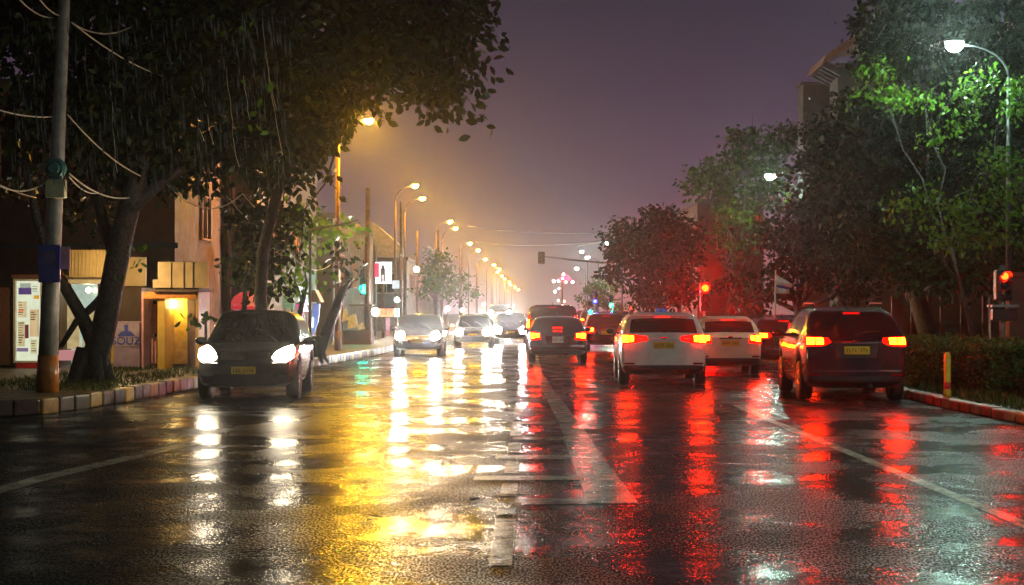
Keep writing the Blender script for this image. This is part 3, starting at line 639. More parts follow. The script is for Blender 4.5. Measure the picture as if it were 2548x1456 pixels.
m = MB(); m.prism([(PX(927, 84), PZ(552, 84)), (PX(945, 84), PZ(565, 84)), (PX(1003, 84), PZ(618, 84)), (PX(1003, 84), PZ(640, 84)), (PX(985, 84), PZ(640, 84)), (PX(940, 84), PZ(640, 84))], 83.2, 84.5, 'Y'); m.build('canvas', M('pale_canvas', (.2, .17, .15), .5), k)
MB().tube([P(932, 880, 84), P(932, 560, 84)], .07).tube([P(1000, 880, 84), P(1000, 630, 84)], .07).build('post', MAT['rust'], k)
k = thing('neon_sign', 'cluster of pink, white and red neon lights on a far mast', 'sign', (PX(1398, 160), 160, 0))
for i, (px, py, r, col, st) in enumerate(((1378, 700, .16, (.9, .92, 1), 40), (1390, 700, .15, (1, .8, .8), 20), (1402, 683, .15, (1, .75, .7), 30), (1400, 693, .12, (1, .2, .3), 25), (1408, 702, .18, (1, .12, .08), 22), (1425, 702, .14, (1, 1, 1), 40), (1381, 726, .15, (.6, .95, 1), 25), (1391, 718, .1, (1, .8, .9), 20), (1389, 748, .1, (1, .7, .5), 20), (1404, 750, .1, (1, .6, .4), 20))):
    MB().ball(P(px, py, 160), r * .75, 8, 6).build('neon_lamp', E('neon_glow', col, st * 2), k)
m = MB(); m.prism([(PX(1385, 160.2), PZ(698, 160)), (PX(1425, 160.2), PZ(698, 160)), (PX(1412, 160.2), PZ(684, 160)), (PX(1400, 160.2), PZ(686, 160))], 160.1, 160.3, 'Y'); m.build('red_board', E('red_board_glow', (1, .06, .14), 3), k)
MB().tube([P(1398, 810, 160.3), P(1398, 690, 160.3)], .12).build('mast', MAT['rust'], k)

k = thing('signboard', 'pale green glowing panel between the red stall and the yellow-lit tree', 'sign', P(717, 770, 54))
slab(MB(), 704, 730, 738, 768, 54, .1).build('lit_face', E('pale_green_glow', (.35, .62, .28), .45, var=.3), k)
m = MB()
for yy in (745, 752, 759): slab(m, 704, 730, yy, yy + 1.2, 53.97, .028)
m.tube([P(708, 890, 54.05), P(708, 768, 54.05)], .03); m.tube([P(726, 890, 54.05), P(726, 768, 54.05)], .03)
m.build('frame', MAT['wall_g'], k)
# ------------------------------------------------------------------ the leaning concrete pole
dP = 26.3
pb = P(116, 980, dP)
k = thing('utility_pole', 'leaning concrete pole with orange-banded foot and blue sign board', 'utility pole', (pb.x, dP, GZ))
ax = [P(118, 978, dP), P(120, 884, dP), P(130, 640, dP), P(147, 300, dP), P(160, 0, dP), P(165, -170, dP)]; ax[0].z = GZ
rr = [.185, .165, .145, .115, .095, .085]
MB().tube(ax[1:], rr[1:], 16).build('shaft', MAT['concrete'], k, smooth=True)
MB().tube([ax[0], ax[1]], [.195, .172], 16).build('painted_foot', MAT['orange'], k, smooth=True)
sg = thing('signboard', 'blue board with pale oval emblem strapped to the leaning concrete pole', 'sign', P(122, 702, dP))
slab(MB(), 95, 149, 609, 703, dP - .22, .03).build('board', MAT['blue'], sg, bevel=.006)
m = MB(); c = P(122, 640, dP - .22); m.lathe(c, [(.001, -.004), (.11, -.004), (.11, .004), (.001, .004)], 20, 'Y'); m.build('emblem', MAT['wall_g'], sg)
m = MB(); slab(m, 112, 133, 632, 642, dP - .23, .006); slab(m, 108, 128, 646, 650, dP - .23, .006); m.build('print', MAT['ink'], sg)
tag(slab(MB(), 150, 174, 614, 670, dP - .1, .02).build('poster', MAT['pink'], origin=P(162, 670, dP)), 'small pink sheet pinned beside the blue board on the leaning pole', 'poster')
m = MB(); c = P(138, 420, dP - .12)
for q in range(5): m.lathe(c + V3((0, -.03 * (q % 2), 0)), [((.17 - q * .03) + .02 * math.cos(t), .035 * math.sin(t) - .02 * q) for t in np.linspace(0, 2 * math.pi, 8)], 20, 'Y')
m.ball(c, (.2, .1, .17), 14, 10)
tag(m.build('cable_bundle', MAT['teal'], origin=c, smooth=True), 'round teal wrapped cable bundle tied to the leaning concrete pole', 'cable bundle')
o = slab(MB(), 112, 160, 449, 492, dP - .2, .16); slab(o, 115, 158, 446, 450, dP - .215, .19)
o = tag(o.build('junction_box', MAT['boxpaper'], origin=P(136, 492, dP), bevel=.012), 'pale square junction box under the teal cable bundle', 'junction box')

# ------------------------------------------------------------------ overhead cables
def cable(label, a, b, sag, r=.013, mat='cable', n=14, group=None):
    a, b = V3(a), V3(b); pts = []
    for i in range(n + 1):
        t = i / n; p = a.lerp(b, t); p.z -= sag * 4 * t * (1 - t); pts.append(p)
    return tag(MB().tube(pts, r, 5).build('overhead_cable', MAT[mat], origin=a, smooth=True), label, 'cable', 'loose overhead cables')
cable('pale cable rising off the pole top toward the upper corner', P(150, 40, dP), P(75, -40, 25), .1)
cable('pale sagging loop of cable hanging left of the pole top', P(132, 45, dP), P(25, -30, 25), .12)
cable('long pale cable running down from the pole top through the foliage', P(178, 55, dP), P(405, 190, 28.6), .1)
cable('short sagging cable looping right of the pole top', P(180, 58, dP), P(330, 65, 28), .16)
cable('cable sloping from the pole down to the forked trunk', P(168, 285, dP), P(350, 438, 29), .12)
cable('thick pale cable hanging from the teal bundle to the trunk', P(172, 432, dP - .1), P(320, 492, 29), .14, .016)
cable('second cable sagging under the thick one from the teal bundle', P(172, 440, dP - .1), P(245, 480, 28), .1)
cable('cable leaving the pole for the frame edge above the teal bundle', P(140, 290, dP), P(-20, 268, 25), .06)
cable('cable leaving the junction box for the frame edge', P(118, 452, dP), P(-20, 452, 25), .16)
cable('orange-tinted cable dropping across the dark trunk at the frame edge', P(-10, 455, 27), P(90, 492, 29), .03)
cable('deeply sagging pale loop between the trunk and the thin pole', P(410, 452, 30), P(604, 482, 33), .42, .015)
cable('straight cable slanting down behind the deep loop', P(430, 420, 30.5), P(545, 498, 33), .08)
cable('cable running from the loop knot down to the yellow-lit tree', P(604, 482, 33), P(690, 552, 36), .1)
cable('thin cable dropping from the loop knot along the wall', P(575, 500, 33), P(670, 575, 36), .12)
cable('cable from the canopy down to the loop knot', P(530, 450, 32), P(585, 505, 33), .05)
cable('sagging cable tied to the bracket pole', P(712, 618, 40), P(822, 660, 44), .32, .014)
cable('dark wire crossing high over the road near the signal arm', P(1165, 562, 112), P(1520, 578, 96), .25, .03, 'cable_d')
cable('lower dark wire crossing the road near the signal arm', P(1160, 600, 116), P(1505, 598, 96), .3, .03, 'cable_d')
cable('thin wire running from the signal arm to the round tree', P(1440, 612, 98), P(1505, 596, 92), .05, .03, 'cable_d')

# ------------------------------------------------------------------ street lamps
def street_lamp(label, px, d, H, side, arm, led, group, far=False):
    """side: +1 arm reaches to +x"""
    col = MAT['led'] if led else MAT['sodium']
    x = PX(px, d); k = thing('street_lamp', label, 'street lamp', (x, d, .15), group)
    MB().tube([(x, d, .1), (x, d, .9)], [.13, .12], 10).build('base', MAT['rust'], k, smooth=True)
    hx = x + side * arm
    MB().tube([(x, d, .9), (x, d, H * .55), (x, d, H - .9)], [.08, .065, .05], 10).build('pole', MAT['rust'] if not led else MAT['dark_steel'], k, smooth=True)
    n = 6; pts = [(x + side * arm * .86 * (1 - math.cos(t * math.pi / 2 / n)), d, H - .9 + .82 * math.sin(t * math.pi / 2 / n)) for t in range(n + 1)]
    MB().tube(pts, [.032] * 4 + [.026] * 3, 8).build('arm', MAT['rust'] if not led else MAT['dark_steel'], k, smooth=True)
    MB().ball((hx, d, H + .02), (.28, .2, .08) if led else (.19, .13, .06), 14, 8).build('lamp_head', MAT['steel'], k, smooth=True)
    m = MB(); prof = [(.19, 0), (.175, -.09), (.12, -.155), (.05, -.185), (.004, -.19)]
    kx, ky, kz = (1.22, .95, 1.3) if led else (.78, .55, .8)
    m.lathe((0, 0, 0), prof, 14); m.v = [(hx + a * kx, d + b_ * ky, H - .015 + c * kz) for a, b_, c in m.v]
    m.build('bulb', col, k, smooth=True)
    return k
gs = 'sodium lamps along the far kerb'; gl = 'cool white lamps along the hedge side'
street_lamp('tall sodium street lamp shining beside the overhanging leaves, first of the yellow row', 842, 54, 8.4, 1, 1.07, False, gs)
FAR = []
def place(src, x, d, label, group, far=True):
    c = copy_tree(src); c.location = (x, d, .15); c['label'] = label; c['group'] = group
    for ch in c.children:
        if ch.name.startswith('bulb') and group != gl:
            if not FAR: FAR.append(ch.data.copy()); FAR[0].materials[0] = MAT['sodium_far']
            ch.data = FAR[0]
    return c
sl = [o for o in COL.objects if o.name == 'street_lamp'][0]; sx = sl.location.x
words = ['second', 'third', 'fourth', 'fifth', 'sixth', 'seventh', 'eighth']
for w, (px, py) in zip(words, ((1033, 460), (1051, 492), (1120, 550), (1133, 567), (1170, 605), (1190, 622), (1208, 645))):
    d = 6.8 * F / (HY - py); place(sl, PX(px, d) - 1.07, d, 'sodium street lamp, %s of the yellow row counted from the overhanging tree' % w, gs)
for d, px in ((222, 1229), (245, 1243), (262, 1238), (290, 1249), (318, 1256), (350, 1267), (385, 1270), (425, 1282), (470, 1290)):
    place(sl, PX(px, d) - 1.07, d, 'tiny sodium lamp in the distant cluster above the oncoming headlights', 'distant sodium lamps')
L1 = street_lamp('cool white street lamp shining against the green leaves, large and nearest', 2510, 38.5, 8.4, -1, 1.37, True, gl)
for d, lb in ((76, 'cool white street lamp above the bright leaves beyond the first one'), (150, 'cool white lamp peeking past the round dark tree, nearest of the far ones'), (190, 'cool white lamp beyond the round dark tree, second of the far ones'), (240, 'cool white lamp beyond the round dark tree, third of the far ones'), (14, 'added cool white street lamp, unseen above the view, over the hedge nearest the camera')):
    nl = place(L1, L1.location.x - (.8 if d == 14 else -1.07 if d == 76 else 3.5 if d == 150 else 4.2 if d in (190, 240) else 0), d, lb, gl)
for ch in nl.children:                                       # the unseen lamp above the view is added and brightest, to light the foreground
    if ch.name.startswith('bulb'): ch.data = ch.data.copy(); ch.data.materials[0] = MAT['led_unseen']
street_lamp('tall far mast with one white lamp right of the signal arm', 1462, 260, PZ(625, 260), -1, 1.0, True, 'far masts')

# plain poles
def pole(label, px, d, py0, py1, r, mat, extra=None, name='pole', lean=0):
    a, b = P(px, py1, d), P(px + lean, py0, d); a.z = .12
    k = thing(name, label, 'pole', a)
    MB().tube([a, a.lerp(b, .5), b], [r, r * .85, r * .65], 10).build('shaft', MAT[mat], k, smooth=True)
    MB().tube([a, a + V3((0, 0, .35))], [r * 1.5, r * 1.25], 10).build('collar', MAT[mat], k, smooth=True)
    if extra: extra(k, b)
    return k
def clamps(zs):
    def f(k, b):
        for z in zs: MB().lathe((b.x, b.y, b.z - z), [(.08, -.05), (.12, -.05), (.12, .05), (.08, .05)], 10).build('clamp', MAT['steel'], k)
    return f
pole('pale slim pole rising beside the first sodium lamp', 838, 56, 350, 880, .075, 'rust', clamps((1.1, 2.9)))
def bracket(k, b):
    MB().tube([b, b + V3((.75, 0, .12)), b + V3((1.35, 0, .28))], [.03, .026, .02], 8).build('bracket_arm', MAT['steel'], k)
    MB().tube([b + V3((.75, 0, .12)), b + V3((1.4, 0, .2))], [.02, .015], 8).build('bracket_arm', MAT['steel'], k)
pole('slim grey pole with a long sideways bracket, by the white stall', 772, 42, 572, 870, .05, 'steel', bracket)
pole('thin dark pole in front of the brown building', 571, 40, 310, 890, .05, 'rust', None)
pole('thick dark wooden post behind the green signal', 915, 66, 468, 880, .14, 'rust', None)
pole('dark post with a bright yellow-lit top near the pale sign', 998, 72, 503, 880, .09, 'rust', clamps((2.5,)))
pole('thin yellow-lit post above the small trees', 1038, 92, 575, 870, .09, 'rust', None)
pole('short-looking yellow-lit post over the leafy tree', 1090, 105, 572, 860, .1, 'rust', None)
pole('slim post under the fifth sodium lamp', 1147, 118, 612, 850, .09, 'rust', None)
pole('faint post in the haze past the lamp row trees', 1186, 170, 655, 840, .12, 'rust', None)
pole('thin pole standing in the hedge before the red pedestrian signal', 2467, 27.2, 740, 960, .022, 'steel', None, lean=-6)
# white globe lamps on thin posts
def globe(label, px, py, d, r, mat):
    b = P(px, py, d); a = V3((b.x, b.y, .1)); k = thing('post_lamp', label, 'post lamp', a, 'small pavement lamps')
    MB().tube([a, b], [.05, .035], 8).build('post', MAT['rust'], k); MB().ball(b, r, 10, 8).build('globe', mat, k, smooth=True)
cw = E('white_globe_glow', (.8, 1, .95), 220); cc2 = E('cyan_globe_glow', (.55, .9, 1), 60)
globe('white globe lamp on a post beside the leafy tree', 1036, 670, 88, .14, cw)
globe('small cyan-white lamp below the pale sign', 988, 746, 70, .11, cc2)
globe('small cyan lamp above the oncoming cars', 1114, 768, 92, .13, cc2)
globe('pinkish white lamp low behind the oncoming cars', 1150, 772, 110, .13, E('pinkish_globe_glow', (1, .8, .85), 25))
globe('small orange-red lamp in the trees behind the oncoming cars', 1204, 702 + 56, 120, .12, E('orange_globe_glow', (1, .3, .1), 40))

# ------------------------------------------------------------------ traffic signals
SIG = {}
for nm, col, st in (('red', (1, .00018, .00001), 4500), ('red_small', (1, .0014, .0001), 500), ('teal', (.002, 1, .62), 300), ('blue', (.004, .008, 1), 120), ('cyan', (.002, .75, .85), 120)):
    SIG[nm] = E('signal_%s_glow' % nm, col, st)
def signal(label, px, py, d, lit, hsize=(.34, .28, 1.0), r=.11, post_px=None, base_z=.13, lensz=.3, extra=None):
    c = P(px, py, d); px2 = post_px if post_px else px
    xb = PX(px2, d); k = thing('traffic_signal', label, 'traffic signal', (xb, d, base_z))
    hc = c - V3((0, -.16, lensz))
    MB().tube([(xb, d + .2, base_z), (xb, d + .2, hc.z + hsize[2] / 2 + .1)], .055, 10).build('post', MAT['steel'], k, smooth=True)
    MB().box(hc, hsize).build('housing', MAT['black'], k, bevel=.03)
    for i in range(3):
        z = hc.z + hsize[2] * (.3 - .3 * i); on = abs(z - c.z) < .1
        m = MB().ball((hc.x, hc.y - hsize[1] / 2 - .005, z), (r, .035, r), 14, 8)
        m.build('lens', SIG[lit] if on else MAT['black'], k, smooth=True)
        q = MB()
        for j in range(7):
            a0 = math.pi * j / 7; a1 = math.pi * (j + 1) / 7; rr_ = r * 1.2
            q.add([(hc.x + rr_ * math.cos(a0), hc.y - hsize[1] / 2, z + rr_ * math.sin(a0)), (hc.x + rr_ * math.cos(a1), hc.y - hsize[1] / 2, z + rr_ * math.sin(a1)), (hc.x + rr_ * math.cos(a1), hc.y - hsize[1] / 2 - .2, z + rr_ * math.sin(a1)), (hc.x + rr_ * math.cos(a0), hc.y - hsize[1] / 2 - .2, z + rr_ * math.sin(a0))], [(0, 1, 2, 3)])
        q.build('visor', MAT['black'], k)
    if extra: extra(k, hc)
    return k
def timer(k, hc): MB().box(hc + V3((.08, 0, 1.05)), (.36, .16, .42)).build('timer_box', MAT['wall_g'], k, bevel=.02)
signal('big glowing red signal in front of the round tree', 1755, 717, 72, 'red', (.46, .3, 1.36), r=.165, lensz=.41, extra=timer)
def shelf(k, hc):
    MB().box(hc + V3((0, 0, -.42)), (.55, .36, .05)).build('bracket_plate', MAT['steel'], k); MB().box(hc + V3((0, 0, -.6)), (.5, .3, .24)).build('control_box', MAT['black'], k, bevel=.02)
signal('small red pedestrian signal by the gate pillar and hedge', 2502, 687, 31, 'red_small', (.34, .24, .62), .075, None, .13, .186, shelf)
signal('teal-green signal on the pavement before the billboard', 907, 715, 68, 'teal', (.44, .28, 1.3), r=.18, lensz=-.3)
signal('blue-lit signal beneath the palm-like tree', 1481, 750, 118, 'blue', r=.13, lensz=-.3)
signal('teal signal between the blue light and the small far red one', 1521, 760, 118, 'teal', r=.13, lensz=-.3)
signal('low cyan signal beside the dark van', 1469, 777, 112, 'cyan', r=.14, lensz=-.3)
signal('small far red signal just left of the white car roof', 1571, 768, 105, 'red_small', r=.12)
k = thing('signal_mast', 'long overhead mast arm carrying an unlit black signal head over the road', 'signal mast', (8.6, 92, .13))
a = P(1347, 642, 92)
MB().tube([(8.6, 92, .13), (8.6, 92, 4.9)], [.14, .1], 10).build('post', MAT['rust'], k, smooth=True)
MB().tube([(8.6, 92, 4.75), P(1500, 654, 92), P(1420, 647, 92), P(1350, 638, 92)], [.075, .06, .05, .035], 8).build('arm', MAT['rust'], k, smooth=True)
MB().box(a + V3((0, -.05, 0)), (.42, .32, .72)).build('signal_head', MAT['black'], k, bevel=.05)
m = MB()
for i in range(3): m.lathe(a + V3((0, -.22, .22 - .22 * i)), [(.085, -.14), (.095, -.14), (.095, .02), (.085, .02)], 12, 'Y')
m.build('visor', MAT['black'], k)
# flag on pole
k = thing('flag_pole', 'slim pole with a drooping blue and white flag before the dark trees', 'flag', P(1929, 800, 50))
MB().tube([(PX(1927, 50), 50, .13), P(1930, 672, 50)], [.035, .025], 8).build('pole', MAT['cable'], k)
def cloth(name, pts, mat):
    m = MB(); n = 8; vs = []
    for i in range(n + 1):
        t = i / n
        for (pa, pb2) in ((pts[0], pts[1]), (pts[3], pts[2])):
            q = P(pa[0] + (pb2[0] - pa[0]) * t, pa[1] + (pb2[1] - pa[1]) * t, 50); q.y += .07 * math.sin(t * 7); vs.append(q)
    m.add(vs, [(2 * i, 2 * i + 1, 2 * i + 3, 2 * i + 2) for i in range(n)]); o = m.build(name, mat, k, smooth=True)
    s = o.modifiers.new('thick', 'SOLIDIFY'); s.thickness = .008
cloth('flag_cloth', [(1931, 682), (1972, 708), (1970, 716), (1931, 708)], MAT['white']); cloth('flag_band', [(1931, 708), (1965, 716), (1964, 722), (1931, 714)], MAT['ink']); cloth('flag_hem', [(1931, 714), (1964, 722), (1964, 731), (1931, 730)], MAT['white'])
# bollard
k = thing('bollard', 'yellow bollard with a red band near its foot on the kerb before the hedge', 'bollard', (PX(2357, 26.2), 26.2, .13))
bx = PX(2357, 26.2)
MB().lathe((bx, 26.2, 0), [(.068, .13), (.068, .22), (.06, .24), (.06, .84), (.05, .885), (.02, .9), (.001, .902)], 18).build('post', MAT['yellow'], k, smooth=True)
MB().lathe((bx, 26.2, 0), [(.0605, .27), (.0635, .272), (.0635, .385), (.0605, .387)], 18).build('band', MAT['red'], k, smooth=True)
MB().ball((bx, 26.135, .76), (.02, .012, .02), 10, 6).build('reflector', MAT['white'], k)
# wet leaves lying on the road
for x, y in ((PX(905, 14.1), 14.1), (PX(930, 11.8), 11.8), (PX(1345, 11.4), 11.4), (PX(1180, 12.9), 12.9), (PX(640, 17), 17), (PX(430, 26), 26)):
    a = random.uniform(0, 6.28); m = MB(); vs = []
    for (u, w_) in ((-.07, 0), (-.03, .03), (.02, .036), (.05, .02), (.085, 0), (.05, -.02), (.02, -.036), (-.03, -.03)): vs.append((x + u * math.cos(a) - w_ * math.sin(a), y + u * math.sin(a) + w_ * math.cos(a), .009 + abs(w_) * .35 + max(0, u) * .12))
    vs.append((x, y, .008)); m.add(vs, [(i, (i + 1) % 8, 8) for i in range(8)])
    tag(m.build('fallen_leaf', MAT['bark'], origin=(x, y, .006)), 'dark wet leaf lying on the open carriageway', 'leaf', 'fallen leaves on the road')
# falling rain: long streaks in the air, standing in for motion-blurred trails of drops
n = 480; m = MB()
for i in range(n):
    y = random.uniform(19, 29); x = random.uniform(-.345, -.16) * y; z = random.uniform(1.6 + .085 * y, 1.6 + .2 * y); L = random.uniform(.12, .36)
    m.add([(x, y, z), (x + .0009, y + .001, z - L * .6), (x + L * .10, y, z - L), (x - .0009, y - .001, z - L * .6)], [(0, 1, 2), (0, 2, 3)])
o = m.build('rain', M('rain_streak', (.17, .17, .17), .2, var=.05), fix=False); o['kind'] = 'stuff'
# ------------------------------------------------------------------ vehicles
def paint(name, col, rough=.25):
    m, t, b = nodes(name)
    b.inputs['Base Color'].default_value = (*col, 1); b.inputs['Roughness'].default_value = rough
    b.inputs['Coat Weight'].default_value = 1; b.inputs['Coat Roughness'].default_value = .05
    t.links.new(ramp(t, noise(t, 4, 5), [(.3, tuple(c * .75 for c in col)), (.7, col)]), b.inputs['Base Color'])
    n = t.nodes.new('ShaderNodeTexVoronoi'); n.inputs['Scale'].default_value = 55        # rain beads
    c = t.nodes.new('ShaderNodeTexCoord'); t.links.new(c.outputs['Object'], n.inputs['Vector'])
    bumpn(t, b, ramp(t, n.outputs['Distance'], [(.05, 1.0), (.35, 0.0)]), .0022)
    return m
PT = {'black': paint('black_car_paint', (.005, .005, .006)), 'navy': paint('blue_black_car_paint', (.004, .005, .011)), 'white': paint('white_car_paint', (.80, .78, .76)), 'cream': paint('pearl_car_paint', (.74, .68, .52)),
      'dark': paint('dark_grey_car_paint', (.03, .03, .033)), 'silver': paint('silver_car_paint', (.28, .27, .26)), 'maroon': paint('dark_red_car_paint', (.05, .012, .018))}
GL = M('car_glass', (.006, .007, .008), .04, var=.3, spec=.3); TY = M('tyre_rubber', (.012, .012, .012), .6, bump=.004)
RIM = M('alloy_rim', (.35, .35, .36), .3, .8); TRIM = M('bumper_plastic', (.016, .016, .017), .45); CHR = M('chrome_trim', (.6, .6, .6), .15, 1, var=.1)
PLY = M('yellow_number_plate', (.62, .40, .03), .35, var=.15); PLW = M('white_number_plate', (.62, .62, .58), .35, var=.15)
TLH = E('tail_light_glow', (1, .004, .001), 3, base=(.3, .005, .005)); TLC = E('brake_bulb_glow', (1, .017, .0003), 330, base=(.3, .02, .01)); TLD = M('dark_red_lens', (.16, .004, .004), .15)
TLC2 = E('far_brake_bulb_glow', (1, .012, .0004), 600)
HLW = E('warm_headlight_glow', (1, .84, .58), 130); HLC = E('cool_headlight_glow', (1, .95, .88), 1300); HLB = E('bluish_headlight_glow', (.85, 1, .97), 2500); HBL = E('high_brake_light_glow', (1, .006, .002), 8)
def lerp_prof(tp, y):
    for (a, za), (b, zb) in zip(tp[:-1], tp[1:]):
        if a <= y <= b: return za + (zb - za) * (y - a) / max(1e-6, b - a)
    return tp[-1][1] if y > tp[-1][0] else tp[0][1]
def conform(bvh, poly, side, L, name, mat, parent, off=.012, depth=.05, cuts=3):
    """a lamp, plate or trim piece cut to the outline poly (x, z) and bent onto the bodywork"""
    bm = bmesh.new(); vs = [bm.verts.new((x, 0, z)) for x, z in poly]; f = bm.faces.new(vs)
    bmesh.ops.triangulate(bm, faces=[f]); bmesh.ops.subdivide_edges(bm, edges=bm.edges[:], cuts=cuts, use_grid_fill=True)
    for v in bm.verts:
        o = V3((v.co.x, -3 if side < 0 else L + 3, v.co.z)); dr = V3((0, 1 if side < 0 else -1, 0))
        h, nn, _, _ = bvh.ray_cast(o, dr)
        if h is None: h, nn, _, _ = bvh.find_nearest(V3((v.co.x, 0 if side < 0 else L, v.co.z)))
        if nn.dot(dr) > 0: nn = -nn
        v.co = h + nn * off
    g = bmesh.ops.extrude_face_region(bm, geom=bm.faces[:])
    for v in [e2 for e2 in g['geom'] if isinstance(e2, bmesh.types.BMVert)]: v.co.y += depth if side < 0 else -depth
    bmesh.ops.recalc_face_normals(bm, faces=bm.faces)
    me = bpy.data.meshes.new(name); bm.to_mesh(me); bm.free()
    return link_mesh(me, name, mat, parent)
def car(label, px, d, L, Wd, H, col, front=False, rz=0, belt=.93, hood=.95, kind='hatch', tails='std', heads=None, plate='y', name='parked_car', high=True, group=None, clad=True, wheel_r=.33, x=None, beam=True, rnd=False):
    root = thing(name, label, 'car', (0, 0, 0), group); W2 = Wd / 2; Rw = wheel_r
    yr, yf = .80, L - .84; wb, wf = L - 1.12, L - 1.78            # axles, windscreen foot and head
    if kind == 'sedan': tp = [(0, belt - .05), (.06, belt + .02), (.62, belt + .05), (1.25, H - .05), (1.5, H), (2.3, H + .02), (wf, H - .04), (wb, hood + .03), (L - .3, hood - .06), (L - .07, hood - .2), (L, hood - .3)]; rg0, rg1 = .62, 1.25
    elif kind == 'van': tp = [(0, belt - .02), (.05, belt + .05), (.10, belt + .10), (.28, H - .10), (.40, H - .02), (2.2, H + .02), (wf, H - .04), (wb, hood + .05), (L - .25, hood - .05), (L - .06, hood - .2), (L, hood - .32)]; rg0, rg1 = .10, .28
    else: tp = [(0, belt - .05), (.06, belt + .0), (.12, belt + .05), (.52, H - .11), (.66, H - .02), (2.1, H + .01), (wf, H - .05), (wb, hood + .03), (L - .28, hood - .07), (L - .06, hood - .2), (L, hood - .3)]; rg0, rg1 = .12, .52
    wid = [(0, .88), (.05, .945), (.15, .975), (.5, 1), (L - .8, 1), (L - .35, .965), (L - .12, .90), (L - .04, .84), (L, .76)]
    ys = sorted(set([round(v, 3) for v in [0, .03, .06, .12, rg0, (rg0 + rg1) / 2, rg1, rg1 + .16, yr - Rw - .07, yr - Rw * .72, yr, yr + Rw * .72, yr + Rw + .07, 1.75, 2.05, 2.12, wf - .3, wf, (wf + wb) / 2, wb - .25, wb, wb + .06, yf - Rw - .07, yf - Rw * .72, yf, yf + Rw * .72, yf + Rw + .07, L - .2, L - .08, L - .03, L]]))
    yy = [ys[0]]
    for v in ys[1:]:
        if v - yy[-1] > .024: yy.append(v)
    if L - yy[-1] > 1e-3: yy[-1] = L
    ys = yy
    def zbot(y):
        for a in (yr, yf):
            q = abs(y - a) / (Rw + .07)
            if q < 1: return .25 + (Rw * 2 + .06 - .25) * math.sqrt(max(0, 1 - q * q))
        return .36 - .12 * min(1, y / .2) if y < .2 else .28 if y > L - .2 else .24
    verts, st = [], []
    for y in ys:
        zt = lerp_prof(tp, y); zb = min(belt + (.02 * y / L), zt - .03); w = W2 * lerp_prof(wid, y); g = max(0, min(1, (zt - zb) / (H - belt))); z0 = min(zbot(y), zb - .2)
        tum = .17 if kind != 'van' else .09
        row = [(0, z0), (.8 * w, z0), (.975 * w, z0 + .06), (1.0 * w, z0 + (zb - z0) * .55), (.975 * w, zb), (w * (.965 - tum * .8 * g), zb + .82 * (zt - zb)), (w * (.965 - tum * g) - .10, zt - .015), (.5 * w, zt + .012 * g), (0, zt + .025 * g)]
        idx = []
        for k, (a, z) in enumerate(row):
            verts.append((a, y, z)); r_ = len(verts) - 1
            if k in (0, 8): l_ = r_
            else: verts.append((-a, y, z)); l_ = len(verts) - 1
            idx.append((r_, l_, z))
        st.append(idx)
    faces, mi = [], []
    def cls(r, y0, y1):
        ym = (y0 + y1) / 2
        if r <= 1: return 4 if clad else 0
        if r in (6, 7):
            if wf + .0 <= ym <= wb: return 1
            if rg0 <= ym <= rg1: return 2
        if r == 4 and rg1 + .2 < ym < wb - .3 and not (2.04 < ym < 2.13): return 3
        return 0
    for i in range(len(ys) - 1):
        for r in range(8):
            c = cls(r, ys[i], ys[i + 1])
            for s in (0, 1):
                faces.append((st[i][r][s], st[i + 1][r][s], st[i + 1][r + 1][s], st[i][r + 1][s])); mi.append(c)
    for i, bow in ((0, -.07), (len(ys) - 1, .10)):
        cv = []
        for r in range(9):
            if r in (0, 8): cv.append(st[i][r][0])
            else: verts.append((0, ys[i] + bow * (1 if r < 7 else .5), st[i][r][2])); cv.append(len(verts) - 1)
        for r in range(8):
            for s in (0, 1):
                f = [st[i][r][s], st[i][r + 1][s], cv[r + 1], cv[r]]; f = list(dict.fromkeys(f)); faces.append(tuple(f)); mi.append(4 if (r <= 1 and clad) else 0)
    me = bpy.data.meshes.new('tmp'); me.from_pydata(verts, [], faces); me.polygons.foreach_set('material_index', mi)
    for q in range(5): me.materials.append(None)
    bm = bmesh.new(); bm.from_mesh(me); bmesh.ops.recalc_face_normals(bm, faces=bm.faces); bm.to_mesh(me); bm.free()
    tmp = bpy.data.objects.new('tmp', me); COL.objects.link(tmp); sd = tmp.modifiers.new('s', 'SUBSURF'); sd.levels = 2; sd.render_levels = 2
    dg = bpy.context.evaluated_depsgraph_get(); full = bpy.data.meshes.new_from_object(tmp.evaluated_get(dg)); bpy.data.objects.remove(tmp)
    bm = bmesh.new(); bm.from_mesh(full); bvh = BVHTree.FromBMesh(bm)
    pm = PT[col]
    for q, (nm, mt) in enumerate((('body', pm), ('windscreen', GL), ('rear_window', GL), ('side_window', GL), ('lower_cladding', TRIM))):
        for side in ((1, -1) if q == 3 else (0,)):
            b2 = bm.copy(); kill = [f for f in b2.faces if f.material_index != q or (side and f.calc_center_median().x * side < 0)]
            bmesh.ops.delete(b2, geom=kill, context='FACES')
            if not b2.faces: b2.free(); continue
            for f in b2.faces: f.material_index = 0; f.smooth = True
            m2 = bpy.data.meshes.new(nm); b2.to_mesh(m2); b2.free(); o = link_mesh(m2, nm, mt, root)
    bm.free()
    # wheels
    for (wy, sx) in ((yr, 1), (yr, -1), (yf, 1), (yf, -1)):
        c = V3((sx * (W2 - .115), wy, Rw)); w = bpy.data.objects.new('wheel', None); COL.objects.link(w); w.parent = root; w.location = c; w.empty_display_size = .1
        ORG[w.name] = c
        MB().lathe(c, [(Rw * .62, -.10), (Rw * .9, -.115), (Rw * .985, -.09), (Rw, -.04), (Rw, .04), (Rw * .985, .09), (Rw * .9, .115), (Rw * .62, .10)], 28, 'X').build('tyre', TY, w, smooth=True)
        m = MB().lathe(c, [(Rw * .64, .095 * sx), (Rw * .6, .07 * sx), (Rw * .56, .02 * sx), (.01, .03 * sx)], 24, 'X')
